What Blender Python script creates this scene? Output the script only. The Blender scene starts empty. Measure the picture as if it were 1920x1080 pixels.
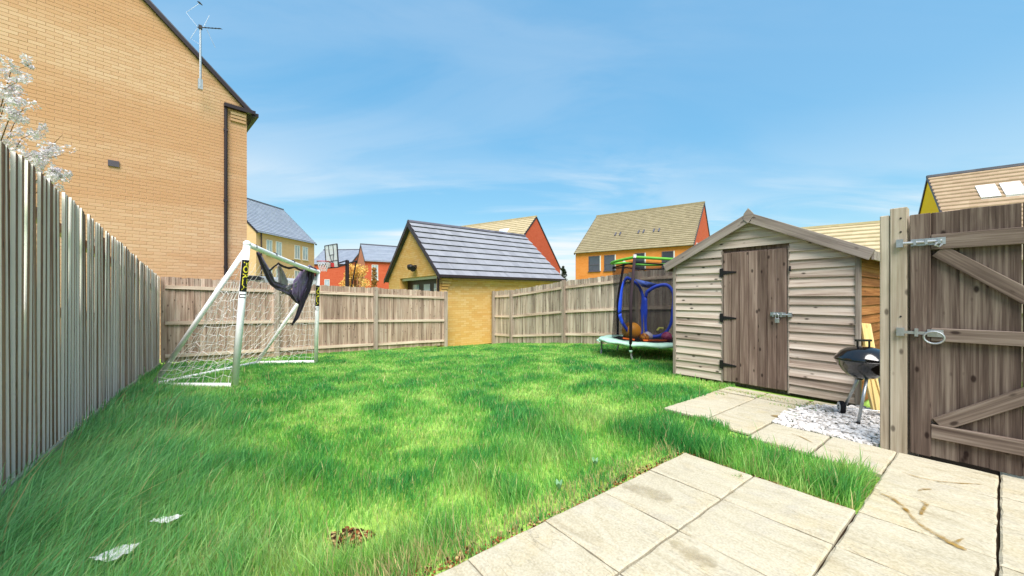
import bpy, bmesh, math, random
import numpy as np
from mathutils import Vector, Matrix

R = math.radians
random.seed(7)
rng = np.random.default_rng(11)
scene = bpy.context.scene
col = scene.collection

# ------------------------------------------------------------------ camera
CAM = Vector((1.432, -2.698, 1.15))
YAW = R(52.567)
cd = bpy.data.cameras.new('camera')
cd.sensor_width = 36.0
cd.lens = 705 / 1920 * 36
cd.shift_y = 15 / 1920
cd.clip_start = 0.05
cd.clip_end = 2000
cam = bpy.data.objects.new('camera', cd)
cam.location = CAM
cam.rotation_euler = (R(90), 0, YAW)
col.objects.link(cam)
scene.camera = cam

# ------------------------------------------------------------------ sky, sun, exposure
SUN_EL = R(56)
SUN_DIR = Vector((0.80, -0.50, 0)).normalized()          # horizontal direction towards the sun
wd = bpy.data.worlds.new('World')
scene.world = wd
wd.use_nodes = True
nt = wd.node_tree
nt.nodes.clear()
def N(tree, typ, **kw):
    n = tree.nodes.new(typ)
    for k, v in kw.items():
        setattr(n, k, v)
    return n
out = N(nt, 'ShaderNodeOutputWorld')
bg = N(nt, 'ShaderNodeBackground')
bg.inputs['Strength'].default_value = 0.15
sky = N(nt, 'ShaderNodeTexSky', sky_type='NISHITA')
sky.sun_disc = False
sky.sun_elevation = SUN_EL
sky.sun_rotation = math.atan2(SUN_DIR.x, SUN_DIR.y)
sky.air_density = 1.0
sky.dust_density = 1.6
sky.ozone_density = 2.0
tc = N(nt, 'ShaderNodeTexCoord')
sep = N(nt, 'ShaderNodeSeparateXYZ')
nt.links.new(tc.outputs['Generated'], sep.inputs[0])
def wmath(op, a, b=None, clamp=False):
    m = N(nt, 'ShaderNodeMath', operation=op, use_clamp=clamp)
    for i, v in enumerate((a, b)):
        if v is None:
            continue
        if isinstance(v, (int, float)):
            m.inputs[i].default_value = v
        else:
            nt.links.new(v, m.inputs[i])
    return m.outputs[0]
zz = wmath('ADD', wmath('MAXIMUM', sep.outputs['Z'], 0.0), 0.09)
comb = N(nt, 'ShaderNodeCombineXYZ')
# cloud streaks lie across the view: axes turned to the camera's heading on the ground
def axis(cx_, cy_):
    return wmath('DIVIDE', wmath('ADD', wmath('MULTIPLY', sep.outputs['X'], cx_), wmath('MULTIPLY', sep.outputs['Y'], cy_)), zz)
nt.links.new(axis(0.608, 0.794), comb.inputs[0])
nt.links.new(axis(-0.794, 0.608), comb.inputs[1])
def cloud(rot, scl, nscale, lo, hi, detail=7, dist=0.6, loc=(0, 0, 0)):
    mp = N(nt, 'ShaderNodeMapping')
    mp.inputs['Rotation'].default_value = (0, 0, rot)
    mp.inputs['Scale'].default_value = scl
    mp.inputs['Location'].default_value = loc
    nt.links.new(comb.outputs[0], mp.inputs[0])
    no = N(nt, 'ShaderNodeTexNoise')
    no.inputs['Scale'].default_value = nscale
    no.inputs['Detail'].default_value = detail
    no.inputs['Roughness'].default_value = 0.58
    no.inputs['Distortion'].default_value = dist
    nt.links.new(mp.outputs[0], no.inputs['Vector'])
    mr = N(nt, 'ShaderNodeMapRange', interpolation_type='SMOOTHSTEP')
    mr.inputs[1].default_value = lo
    mr.inputs[2].default_value = hi
    nt.links.new(no.outputs[0], mr.inputs[0])
    return mr.outputs[0]
c1 = cloud(0.0, (0.30, 1.0, 1), 0.75, 0.40, 0.58, loc=(3.1, 1.7, 0))
c2 = cloud(0.5, (0.5, 1.3, 1), 0.9, 0.42, 0.64, loc=(7.3, 4.2, 0), dist=1.2)
c3 = cloud(0.0, (0.25, 0.45, 1), 0.5, 0.40, 0.62, detail=3, dist=0.2, loc=(1.3, 9.2, 0))
lowmask = N(nt, 'ShaderNodeMapRange', interpolation_type='SMOOTHSTEP')
lowmask.inputs[1].default_value = 0.40
lowmask.inputs[2].default_value = 0.14
nt.links.new(sep.outputs['Z'], lowmask.inputs[0])
cs = wmath('ADD', wmath('MULTIPLY', wmath('MULTIPLY', c1, wmath('ADD', wmath('MULTIPLY', c3, 0.7), 0.3)), wmath('ADD', wmath('MULTIPLY', lowmask.outputs[0], 0.85), 0.15)),
           wmath('MULTIPLY', wmath('MULTIPLY', c2, c3), 0.6), clamp=True)
mixc = N(nt, 'ShaderNodeMix', data_type='RGBA')
nt.links.new(wmath('MULTIPLY', cs, 0.9), mixc.inputs[0])
hs = N(nt, 'ShaderNodeHueSaturation')
hs.inputs['Saturation'].default_value = 1.2
sh_ = N(nt, 'ShaderNodeSeparateColor', mode='HSV')
ch_ = N(nt, 'ShaderNodeCombineColor', mode='HSV')
nt.links.new(sky.outputs[0], sh_.inputs[0])
nt.links.new(wmath('SUBTRACT', sh_.outputs[0], 0.024), ch_.inputs[0])
nt.links.new(sh_.outputs[1], ch_.inputs[1])
nt.links.new(wmath('MULTIPLY', wmath('POWER', sh_.outputs[2], 0.30), 0.85), ch_.inputs[2])   # an evenly exposed sky, as in the photograph
nt.links.new(ch_.outputs[0], hs.inputs['Color'])
nt.links.new(hs.outputs[0], mixc.inputs[6])
mixc.inputs[7].default_value = (1.36, 1.42, 1.45, 1)
nt.links.new(mixc.outputs[2], bg.inputs[0])
nt.links.new(bg.outputs[0], out.inputs[0])

sl = bpy.data.lights.new('sun', 'SUN')
sl.energy = 1.5
sl.angle = R(42)
sl.color = (1.0, 0.965, 0.925)
sun = bpy.data.objects.new('sun', sl)
to_sun = Vector((SUN_DIR.x * math.cos(SUN_EL), SUN_DIR.y * math.cos(SUN_EL), math.sin(SUN_EL)))
sun.rotation_euler = to_sun.to_track_quat('Z', 'Y').to_euler()
sun.location = (0, 0, 30)
col.objects.link(sun)

vs = scene.view_settings
vs.view_transform = 'Standard'
vs.look = 'None'
vs.exposure = 2.22
vs.gamma = 1.0
vs.use_curve_mapping = False
scene.cycles.max_bounces = 6
scene.cycles.transparent_max_bounces = 24
scene.cycles.use_denoising = True

# ------------------------------------------------------------------ frame helpers
RV = Vector((0.60783, 0.79406, 0))       # camera right, on the ground
FV = Vector((-0.79406, 0.60783, 0))      # camera forward
def cw(X, Z, z=0.0):
    """a point X metres to the right of and Z metres in front of where the photographer stood, at height z"""
    p = CAM + RV * X + FV * Z
    return Vector((p.x, p.y, z))
def seen(px, py, Z):
    """the point that lies Z metres away in the direction of the photograph's pixel"""
    p = cw((px - 960) / 705 * Z, Z)
    p.z = CAM.z + (555 - py) / 705 * Z
    return p
def onground(px, py, z=0.0):
    Z = (CAM.z - z) * 705 / (py - 555)
    return seen(px, py, Z)
def gz(x, y):
    t = min(max((-x - 2) / 7.7, 0), 1.08)
    return -(t ** 1.5) * (0.27 + 0.034 * (min(max(y, -5.5), 7.5) + 3.7))
def gz_np(x, y):
    t = np.clip((-x - 2) / 7.7, 0, 1.08)
    return -(t ** 1.5) * (0.27 + 0.034 * (np.clip(y, -5.5, 7.5) + 3.7))

# ------------------------------------------------------------------ mesh helpers
class MB:
    def __init__(s):
        s.v, s.f, s.m = [], [], []
    def quadbox(s, p, mat=0):
        """8 points: bottom 4 counter-clockwise, top 4"""
        b = len(s.v)
        s.v += [tuple(q) for q in p]
        for f in ((3, 2, 1, 0), (4, 5, 6, 7), (0, 1, 5, 4), (1, 2, 6, 5), (2, 3, 7, 6), (3, 0, 4, 7)):
            s.f.append(tuple(b + i for i in f)); s.m.append(mat)
        return s
    def box(s, c, d, mat=0, M=None):
        x, y, z = d[0] / 2, d[1] / 2, d[2] / 2
        p = [Vector(q) for q in ((-x, -y, -z), (x, -y, -z), (x, y, -z), (-x, y, -z), (-x, -y, z), (x, -y, z), (x, y, z), (-x, y, z))]
        if M is not None:
            p = [M @ q for q in p]
        c = Vector(c)
        return s.quadbox([q + c for q in p], mat)
    def lohi(s, lo, hi, mat=0):
        return s.box([(a + b) / 2 for a, b in zip(lo, hi)], [b - a for a, b in zip(lo, hi)], mat)
    def bar(s, p, q, w, h, up=(0, 0, 1), mat=0):
        """rectangular bar from p to q"""
        p, q, up = Vector(p), Vector(q), Vector(up)
        d = (q - p).normalized()
        sd = d.cross(up).normalized()
        u = sd.cross(d).normalized()
        a, b = sd * w / 2, u * h / 2
        return s.quadbox([p - a - b, p + a - b, q + a - b, q - a - b, p - a + b, p + a + b, q + a + b, q - a + b], mat)
    def tube(s, path, r, seg=8, closed=False, mat=0):
        path = [Vector(p) for p in path]
        n = len(path)
        rr = r if hasattr(r, '__len__') else [r] * n
        b = len(s.v)
        prev = None
        for i, p in enumerate(path):
            if closed:
                t = path[(i + 1) % n] - path[i - 1]
            else:
                t = path[min(i + 1, n - 1)] - path[max(i - 1, 0)]
            t.normalize()
            if prev is None:
                ref = Vector((0, 0, 1)) if abs(t.z) < 0.9 else Vector((1, 0, 0))
                a = t.cross(ref).normalized()
            else:
                a = (prev - t * prev.dot(t)).normalized()
            prev = a
            c = t.cross(a)
            for k in range(seg):
                g = 2 * math.pi * k / seg
                s.v.append(tuple(p + (a * math.cos(g) + c * math.sin(g)) * rr[i]))
        for i in range(n if closed else n - 1):
            j = (i + 1) % n
            for k in range(seg):
                l = (k + 1) % seg
                s.f.append((b + i * seg + k, b + i * seg + l, b + j * seg + l, b + j * seg + k)); s.m.append(mat)
        if not closed:
            s.f.append(tuple(b + k for k in range(seg))[::-1]); s.m.append(mat)
            s.f.append(tuple(b + (n - 1) * seg + k for k in range(seg))); s.m.append(mat)
        return s
    def prism(s, poly, d, mat=0):
        """polygon (3D points, counter-clockwise seen from the side d points to) pushed along d"""
        b, n = len(s.v), len(poly)
        d = Vector(d)
        s.v += [tuple(p) for p in poly] + [tuple(Vector(p) + d) for p in poly]
        s.f.append(tuple(b + i for i in range(n))[::-1]); s.m.append(mat)
        s.f.append(tuple(b + n + i for i in range(n))); s.m.append(mat)
        for i in range(n):
            j = (i + 1) % n
            s.f.append((b + i, b + j, b + n + j, b + n + i)); s.m.append(mat)
        return s
    def lathe(s, prof, c=(0, 0, 0), seg=32, mat=0):
        b, c = len(s.v), Vector(c)
        for r, z in prof:
            for k in range(seg):
                g = 2 * math.pi * k / seg
                s.v.append((c.x + r * math.cos(g), c.y + r * math.sin(g), c.z + z))
        for i in range(len(prof) - 1):
            for k in range(seg):
                l = (k + 1) % seg
                s.f.append((b + i * seg + k, b + i * seg + l, b + (i + 1) * seg + l, b + (i + 1) * seg + k)); s.m.append(mat)
        return s
    def sphere(s, c, r, seg=24, rings=14, mat=0, sq=1.0):
        return s.lathe([(max(r * math.sin(math.pi * i / rings), 1e-4), -r * sq * math.cos(math.pi * i / rings)) for i in range(rings + 1)], c, seg, mat)
    def poly(s, pts, mat=0):
        b = len(s.v)
        s.v += [tuple(p) for p in pts]
        s.f.append(tuple(range(b, b + len(pts)))); s.m.append(mat)
        return s
    def grid(s, rows, mat=0):
        b, n = len(s.v), len(rows[0])
        for r in rows:
            s.v += [tuple(p) for p in r]
        for i in range(len(rows) - 1):
            for j in range(n - 1):
                s.f.append((b + i * n + j, b + i * n + j + 1, b + (i + 1) * n + j + 1, b + (i + 1) * n + j)); s.m.append(mat)
        return s
    def mesh(s, name, mats, off=None, smooth=False, bevel=0.0):
        me = bpy.data.meshes.new(name)
        v = s.v if off is None else [(p[0] - off[0], p[1] - off[1], p[2] - off[2]) for p in s.v]
        me.from_pydata(v, [], s.f)
        for m in (mats if isinstance(mats, (list, tuple)) else [mats]):
            me.materials.append(m)
        if any(s.m):
            me.polygons.foreach_set('material_index', s.m)
        if bevel:
            bm = bmesh.new(); bm.from_mesh(me)
            bmesh.ops.bevel(bm, geom=list(bm.edges), offset=bevel, segments=1, affect='EDGES', clamp_overlap=True)
            bm.to_mesh(me); bm.free()
        if smooth:
            me.polygons.foreach_set('use_smooth', [True] * len(me.polygons))
        me.update()
        return me
    def build(s, name, mats, parent=None, world=True, smooth=False, bevel=0.0):
        off = None
        if world and parent is not None:
            off = origin(parent)
        o = bpy.data.objects.new(name, s.mesh(name, mats, off, smooth, bevel))
        o.parent = parent
        col.objects.link(o)
        return o

def origin(o):
    p = Vector((0, 0, 0))
    while o is not None:
        p += o.location
        o = o.parent
    return p
def put(name, me, parent, loc, rot=(0, 0, 0), scl=None, world=True):
    """a piece that shares its mesh with its likes"""
    o = bpy.data.objects.new(name, me)
    o.parent = parent
    o.location = Vector(loc) - (origin(parent) if (world and parent is not None) else Vector((0, 0, 0)))
    o.rotation_euler = rot
    if scl: o.scale = scl
    col.objects.link(o)
    return o
def thing(name, label, cat, loc=(0, 0, 0), rz=0.0, group=None):
    o = bpy.data.objects.new(name, None)
    o.location = loc
    o.rotation_euler = (0, 0, rz)
    o['label'] = label; o['category'] = cat
    if group: o['group'] = group
    o.empty_display_size = 0.1
    col.objects.link(o)
    return o
def tag(o, label, cat, group=None, kind=None):
    o['label'] = label; o['category'] = cat
    if group: o['group'] = group
    if kind: o['kind'] = kind
    return o
def set_origin(o, p):
    """moves a built mesh's origin to p without moving the mesh"""
    p = Vector(p)
    o.data.transform(Matrix.Translation(o.location - p))
    o.location = p
    return o

# ------------------------------------------------------------------ materials
def lin(c):
    return tuple((x / 12.92 if x <= 0.04045 else ((x + 0.055) / 1.055) ** 2.4) for x in c)
def srgb(r, g, b):
    return tuple(x * 0.74 for x in lin((r / 255, g / 255, b / 255))) + (1,)
def newmat(name, rough=0.7, spec=0.3, metal=0.0):
    m = bpy.data.materials.new(name)
    m.use_nodes = True
    t = m.node_tree
    b = t.nodes['Principled BSDF']
    b.inputs['Roughness'].default_value = rough
    b.inputs['Specular IOR Level'].default_value = spec
    b.inputs['Metallic'].default_value = metal
    return m, t, b
def lk(t, a, b):
    t.links.new(a, b)
def mth(t, op, a, b=None, clamp=False):
    m = N(t, 'ShaderNodeMath', operation=op, use_clamp=clamp)
    for i, v in enumerate((a, b)):
        if v is None: continue
        if isinstance(v, (int, float)): m.inputs[i].default_value = v
        else: lk(t, v, m.inputs[i])
    return m.outputs[0]
def ramp(t, fac, stops):
    r = N(t, 'ShaderNodeValToRGB')
    e = r.color_ramp.elements
    e[0].position, e[0].color = stops[0]
    e[1].position, e[1].color = stops[-1]
    for p, c in stops[1:-1]:
        n = e.new(p); n.color = c
    lk(t, fac, r.inputs[0])
    return r.outputs[0]
def noise(t, vec, scale, detail=4, rough=0.55, dist=0.0):
    n = N(t, 'ShaderNodeTexNoise')
    n.inputs['Scale'].default_value = scale
    n.inputs['Detail'].default_value = detail
    n.inputs['Roughness'].default_value = rough
    n.inputs['Distortion'].default_value = dist
    if vec is not None: lk(t, vec, n.inputs['Vector'])
    return n.outputs[0]
def mapping(t, vec, scale=(1, 1, 1), loc=None, rot=None):
    m = N(t, 'ShaderNodeMapping')
    m.inputs['Scale'].default_value = scale
    if loc is not None: m.inputs['Location'].default_value = loc
    if rot is not None: m.inputs['Rotation'].default_value = rot
    lk(t, vec, m.inputs[0])
    return m.outputs[0]
def mix(t, fac, a, b, mode='MIX'):
    m = N(t, 'ShaderNodeMix', data_type='RGBA', blend_type=mode)
    for i, v in ((0, fac), (6, a), (7, b)):
        if isinstance(v, (int, float)): m.inputs[i].default_value = v
        elif isinstance(v, tuple): m.inputs[i].default_value = v
        else: lk(t, v, m.inputs[i])
    return m.outputs[2]
def bump(t, b, h, strength=0.3, dist=0.01):
    n = N(t, 'ShaderNodeBump')
    n.inputs['Strength'].default_value = strength
    n.inputs['Distance'].default_value = dist
    lk(t, h, n.inputs['Height'])
    lk(t, n.outputs[0], b.inputs['Normal'])
def objcoord(t, rand=True):
    c = N(t, 'ShaderNodeTexCoord').outputs['Object']
    if not rand: return c
    oi = N(t, 'ShaderNodeObjectInfo').outputs['Random']
    va = N(t, 'ShaderNodeVectorMath', operation='MULTIPLY_ADD')
    lk(t, oi, va.inputs[0])
    va.inputs[1].default_value = (31.7, 57.3, 43.1)
    lk(t, c, va.inputs[2])
    return va.outputs[0]
def plain(name, c, rough=0.6, spec=0.3, metal=0.0, var=0.12, scale=6.0, bmp=0.0):
    m, t, b = newmat(name, rough, spec, metal)
    v = objcoord(t)
    n = noise(t, v, scale, 5)
    lo = tuple(x * (1 - var) for x in c[:3]) + (1,)
    hi = tuple(min(x * (1 + var), 1) for x in c[:3]) + (1,)
    lk(t, ramp(t, n, [(0.3, lo), (0.7, hi)]), b.inputs['Base Color'])
    if bmp: bump(t, b, noise(t, v, scale * 8, 4), bmp, 0.004)
    return m
def wood(name, dark, mid, light, axis=2, knots=0.5, tone=0.3, algae=0.0, fine=1.0, knotc=None):
    """weathered softwood; grain runs along the piece's own axis 0, 1 or 2"""
    m, t, b = newmat(name, 0.82, 0.15)
    v = objcoord(t)
    a = [9.0, 9.0, 9.0]; a[axis] = 0.55
    n1 = noise(t, mapping(t, v, tuple(a)), 1.0 * fine, 5, 0.6, 0.6)
    a2 = [42.0, 42.0, 42.0]; a2[axis] = 1.1
    n2 = noise(t, mapping(t, v, tuple(a2)), 1.6 * fine, 3, 0.6, 0.3)
    n3 = noise(t, v, 1.3, 3)
    g = mth(t, 'ADD', mth(t, 'MULTIPLY', n1, 0.6), mth(t, 'MULTIPLY', n2, 0.4))
    c = ramp(t, g, [(0.34, dark), (0.49, mid), (0.64, light)])
    oi = N(t, 'ShaderNodeObjectInfo').outputs['Random']
    val = mth(t, 'ADD', mth(t, 'MULTIPLY', oi, tone), mth(t, 'ADD', mth(t, 'MULTIPLY', n3, 0.35), 0.84 - tone / 2))
    h = N(t, 'ShaderNodeHueSaturation')
    lk(t, val, h.inputs['Value']); lk(t, c, h.inputs['Color'])
    c = h.outputs[0]
    if algae:
        al = ramp(t, noise(t, mapping(t, v, (5, 5, 1.6)), 1.2, 5), [(0.52, (0, 0, 0, 1)), (0.72, (algae, algae, algae, 1))])
        c = mix(t, al, c, srgb(104, 108, 52))
    if knots:
        a3 = [11.0, 11.0, 11.0]; a3[axis] = 5.5
        vo = N(t, 'ShaderNodeTexVoronoi')
        vo.inputs['Scale'].default_value = 1.0
        lk(t, mapping(t, v, tuple(a3)), vo.inputs['Vector'])
        k = N(t, 'ShaderNodeMapRange'); k.inputs[1].default_value = 0.09; k.inputs[2].default_value = 0.17
        k.inputs[3].default_value = knots; k.inputs[4].default_value = 0.0
        lk(t, vo.outputs['Distance'], k.inputs[0])
        c = mix(t, k.outputs[0], c, knotc or srgb(38, 24, 20))
    lk(t, c, b.inputs['Base Color'])
    bump(t, b, g, 0.45, 0.006)
    return m

M = {}
M['fence_wood'] = wood('fence_wood', srgb(112, 88, 74), srgb(186, 158, 138), srgb(226, 204, 184), 2, 0.6, 0.40)
M['fence_wood_grey'] = wood('fence_wood_grey', srgb(112, 96, 84), srgb(194, 176, 158), srgb(236, 222, 204), 2, 0.5, 0.40)
M['fence_wood_old'] = wood('fence_wood_old', srgb(92, 60, 44), srgb(160, 114, 88), srgb(206, 162, 134), 2, 0.6, 0.5, algae=0.22)
M['fence_edge'] = wood('fence_edge', (0.86, 0.78, 0.68, 1), (0.92, 0.86, 0.78, 1), (0.95, 0.91, 0.85, 1), 2, 0.0, 0.06)  # pale sawn edges, whitened further to paint sunlight onto them
M['rail_wood'] = wood('rail_wood', srgb(156, 134, 114), srgb(212, 190, 166), srgb(238, 222, 200), 0, 0.4, 0.2)
M['shed_board'] = wood('shed_board', srgb(138, 116, 102), srgb(206, 186, 170), srgb(236, 222, 208), 0, 0.85, 0.32)
M['shed_door'] = wood('shed_door', srgb(84, 66, 58), srgb(134, 112, 100), srgb(176, 154, 140), 2, 0.8, 0.34)
M['shed_side'] = wood('shed_side', srgb(104, 62, 32), srgb(156, 100, 56), srgb(190, 134, 84), 0, 0.6, 0.4)
M['shed_trim'] = wood('shed_trim', srgb(116, 102, 92), srgb(158, 144, 132), srgb(190, 178, 166), 2, 0.4, 0.2)
M['shed_fascia'] = wood('shed_fascia', srgb(124, 112, 104), srgb(164, 150, 140), srgb(192, 180, 170), 0, 0.55, 0.15)
M['gate_board'] = wood('gate_board', srgb(54, 43, 38), srgb(104, 88, 79), srgb(158, 142, 128), 2, 0.85, 0.34)
M['gate_rail'] = wood('gate_rail', srgb(86, 72, 64), srgb(128, 112, 101), srgb(170, 155, 142), 0, 0.8, 0.2)
M['gate_post'] = wood('gate_post', srgb(136, 120, 102), srgb(186, 170, 150), srgb(216, 203, 184), 2, 0.65, 0.12, algae=0.25)
M['new_timber'] = wood('new_timber', srgb(196, 160, 92), srgb(226, 196, 128), srgb(240, 216, 156), 2, 0.3, 0.15)
M['mortar_fill'] = plain('soil_bedding', srgb(64, 52, 40), 0.95, 0.05, scale=20)

def brick_mat(name, stops, band=0.25, bandc=None):
    m, t, b = newmat(name, 0.88, 0.12)
    at = N(t, 'ShaderNodeAttribute'); at.attribute_name = 'tone'
    oi = N(t, 'ShaderNodeObjectInfo').outputs['Random']
    f = mth(t, 'FRACT', mth(t, 'ADD', at.outputs['Fac'], oi))
    c = ramp(t, f, stops)
    geo = N(t, 'ShaderNodeNewGeometry').outputs['Position']
    bn = noise(t, mapping(t, geo, (0.12, 0.12, 0.8)), 1.0, 4, 0.6, 0.4)
    c = mix(t, mth(t, 'MULTIPLY', ramp(t, bn, [(0.42, (0, 0, 0, 1)), (0.62, (1, 1, 1, 1))]), band), c, bandc or stops[0][1])
    fn = noise(t, geo, 60, 4)
    c = mix(t, 0.12, c, ramp(t, fn, [(0.3, stops[0][1]), (0.7, stops[-1][1])]))
    lk(t, c, b.inputs['Base Color'])
    bump(t, b, fn, 0.25, 0.003)
    return m
M['brick_tan'] = brick_mat('brick_tan', [(0.0, srgb(216, 172, 136)), (0.5, srgb(221, 180, 145)), (1.0, srgb(226, 188, 155))], 0.75, srgb(206, 152, 110))
M['brick_gold'] = brick_mat('brick_gold', [(0.0, srgb(226, 178, 104)), (0.5, srgb(232, 190, 118)), (1.0, srgb(238, 202, 140))], 0.35, srgb(224, 166, 88))
M['mortar_tan'] = plain('mortar_tan', srgb(212, 170, 136), 0.95, 0.05)
M['mortar_gold'] = plain('mortar_gold', srgb(218, 172, 102), 0.95, 0.05)
def render_brick(name, c1, c2, sc=1.0):
    """far brickwork, courses too small to tell apart"""
    m, t, b = newmat(name, 0.9, 0.1)
    oc = N(t, 'ShaderNodeTexCoord').outputs['Object']
    n = noise(t, mapping(t, oc, (0.6, 0.6, 2.5)), 1.5, 6, 0.7)
    n2 = noise(t, mapping(t, oc, (4, 4, 13)), 1.0, 2)
    lk(t, ramp(t, mth(t, 'ADD', mth(t, 'MULTIPLY', n, 0.5), mth(t, 'MULTIPLY', n2, 0.5)), [(0.35, c1), (0.65, c2)]), b.inputs['Base Color'])
    return m
M['wall_orange'] = render_brick('wall_orange', srgb(222, 134, 62), srgb(238, 154, 84))
M['wall_red'] = render_brick('wall_red', srgb(200, 92, 62), srgb(216, 110, 80))
M['wall_pink'] = render_brick('wall_pink', srgb(206, 130, 104), srgb(220, 150, 124))
M['wall_tan'] = render_brick('wall_tan', srgb(220, 178, 134), srgb(230, 192, 152))
M['wall_yellow'] = render_brick('wall_yellow', (1.0, 0.60, 0.02, 1), (1.0, 0.64, 0.04, 1))
def tile_mat(name, c1, c2, sx=3.0):
    m, t, b = newmat(name, 0.75, 0.25)
    v = objcoord(t)
    n = noise(t, v, 2.2, 6, 0.7)
    vo = N(t, 'ShaderNodeTexWhiteNoise', noise_dimensions='3D')
    sn = N(t, 'ShaderNodeVectorMath', operation='SNAP')
    sn.inputs[1].default_value = (0.33, 50, 0.2)
    lk(t, v, sn.inputs[0]); lk(t, sn.outputs[0], vo.inputs[0])
    oi = N(t, 'ShaderNodeObjectInfo').outputs['Random']
    f = mth(t, 'ADD', mth(t, 'MULTIPLY', n, 0.55), mth(t, 'ADD', mth(t, 'MULTIPLY', vo.outputs[0], 0.25), mth(t, 'MULTIPLY', oi, 0.2)))
    lk(t, ramp(t, f, [(0.3, c1), (0.75, c2)]), b.inputs['Base Color'])
    bump(t, b, noise(t, v, 40, 4), 0.2, 0.004)
    return m
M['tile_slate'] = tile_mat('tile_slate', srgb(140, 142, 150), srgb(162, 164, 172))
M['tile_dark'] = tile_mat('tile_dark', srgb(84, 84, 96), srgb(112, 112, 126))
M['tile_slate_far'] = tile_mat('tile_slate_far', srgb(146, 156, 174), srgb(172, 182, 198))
M['tile_buff'] = tile_mat('tile_buff', srgb(146, 133, 104), srgb(176, 162, 130))
M['tile_cream'] = tile_mat('tile_cream', srgb(190, 172, 136), srgb(210, 192, 156))
M['tile_brown'] = tile_mat('tile_brown', srgb(160, 134, 106), srgb(186, 162, 134))
M['black_plastic'] = plain('black_plastic', srgb(46, 32, 38), 0.45, 0.4)
M['dark_frame'] = plain('dark_frame', srgb(62, 44, 44), 0.5, 0.4)
M['grey_frame'] = plain('grey_frame', srgb(92, 84, 96), 0.5, 0.4)
M['white_paint'] = plain('white_paint', srgb(232, 230, 228), 0.45, 0.4, var=0.04)
M['white_plastic'] = plain('white_plastic', srgb(236, 234, 236), 0.35, 0.4, var=0.05, scale=3)
M['galvanised'] = plain('galvanised', srgb(200, 204, 206), 0.38, 0.5, 0.75, var=0.15, scale=20)
M['steel_dark'] = plain('steel_dark', srgb(70, 66, 72), 0.45, 0.5, 0.6)
M['iron_black'] = plain('iron_black', srgb(28, 24, 26), 0.55, 0.4)
M['rust_red'] = plain('red_paint', srgb(200, 50, 54), 0.5, 0.4)
M['felt'] = plain('roofing_felt', srgb(104, 96, 92), 0.95, 0.1, var=0.2, scale=30, bmp=0.5)
M['concrete_board'] = plain('gravel_board', srgb(206, 198, 172), 0.9, 0.1, var=0.2, scale=5, bmp=0.3)
def glass_mat(name, c, rough=0.05):
    m, t, b = newmat(name, rough, 0.8)
    n = noise(t, objcoord(t), 2.5, 3)
    lk(t, ramp(t, n, [(0.3, tuple(x * 0.7 for x in c[:3]) + (1,)), (0.7, c)]), b.inputs['Base Color'])
    return m
M['glass_dark'] = glass_mat('glass_dark', srgb(74, 78, 92))
M['glass_pale'] = glass_mat('glass_pale', srgb(188, 206, 222))
M['glass_white'] = glass_mat('glass_white', srgb(226, 234, 240))

# ------------------------------------------------------------------ ground
def ground_mat():
    m, t, b = newmat('lawn_soil', 0.95, 0.05)
    p = N(t, 'ShaderNodeNewGeometry').outputs['Position']
    n = noise(t, p, 3.0, 6, 0.6)
    n2 = noise(t, p, 30.0, 4, 0.6)
    c = ramp(t, mth(t, 'ADD', mth(t, 'MULTIPLY', n, 0.6), mth(t, 'MULTIPLY', n2, 0.4)),
             [(0.32, srgb(150, 136, 74)), (0.45, srgb(156, 190, 84)), (0.60, srgb(176, 220, 106)), (0.72, srgb(210, 232, 140))])
    lk(t, c, b.inputs['Base Color'])
    bump(t, b, n2, 0.6, 0.02)
    return m
M['ground'] = ground_mat()
xs = np.unique(np.concatenate([np.linspace(-900, -60, 8), np.linspace(-60, -14, 14), np.arange(-14, 4.01, 0.25), np.linspace(4, 60, 10), np.linspace(60, 900, 8)]))
ys = np.unique(np.concatenate([np.linspace(-900, -40, 8), np.linspace(-40, -6, 10), np.arange(-6, 8.01, 0.25), np.linspace(8, 60, 12), np.linspace(60, 900, 8)]))
g = MB()
def gsurf(x, y):
    return gz(x, y) - 0.03
g.grid([[(x, y, gsurf(x, y)) for x in xs] for y in ys])
ground = g.build('ground', M['ground'], smooth=True)
ground['kind'] = 'structure'
ground['label'] = 'green lawn ground running down to the back fence'

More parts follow.
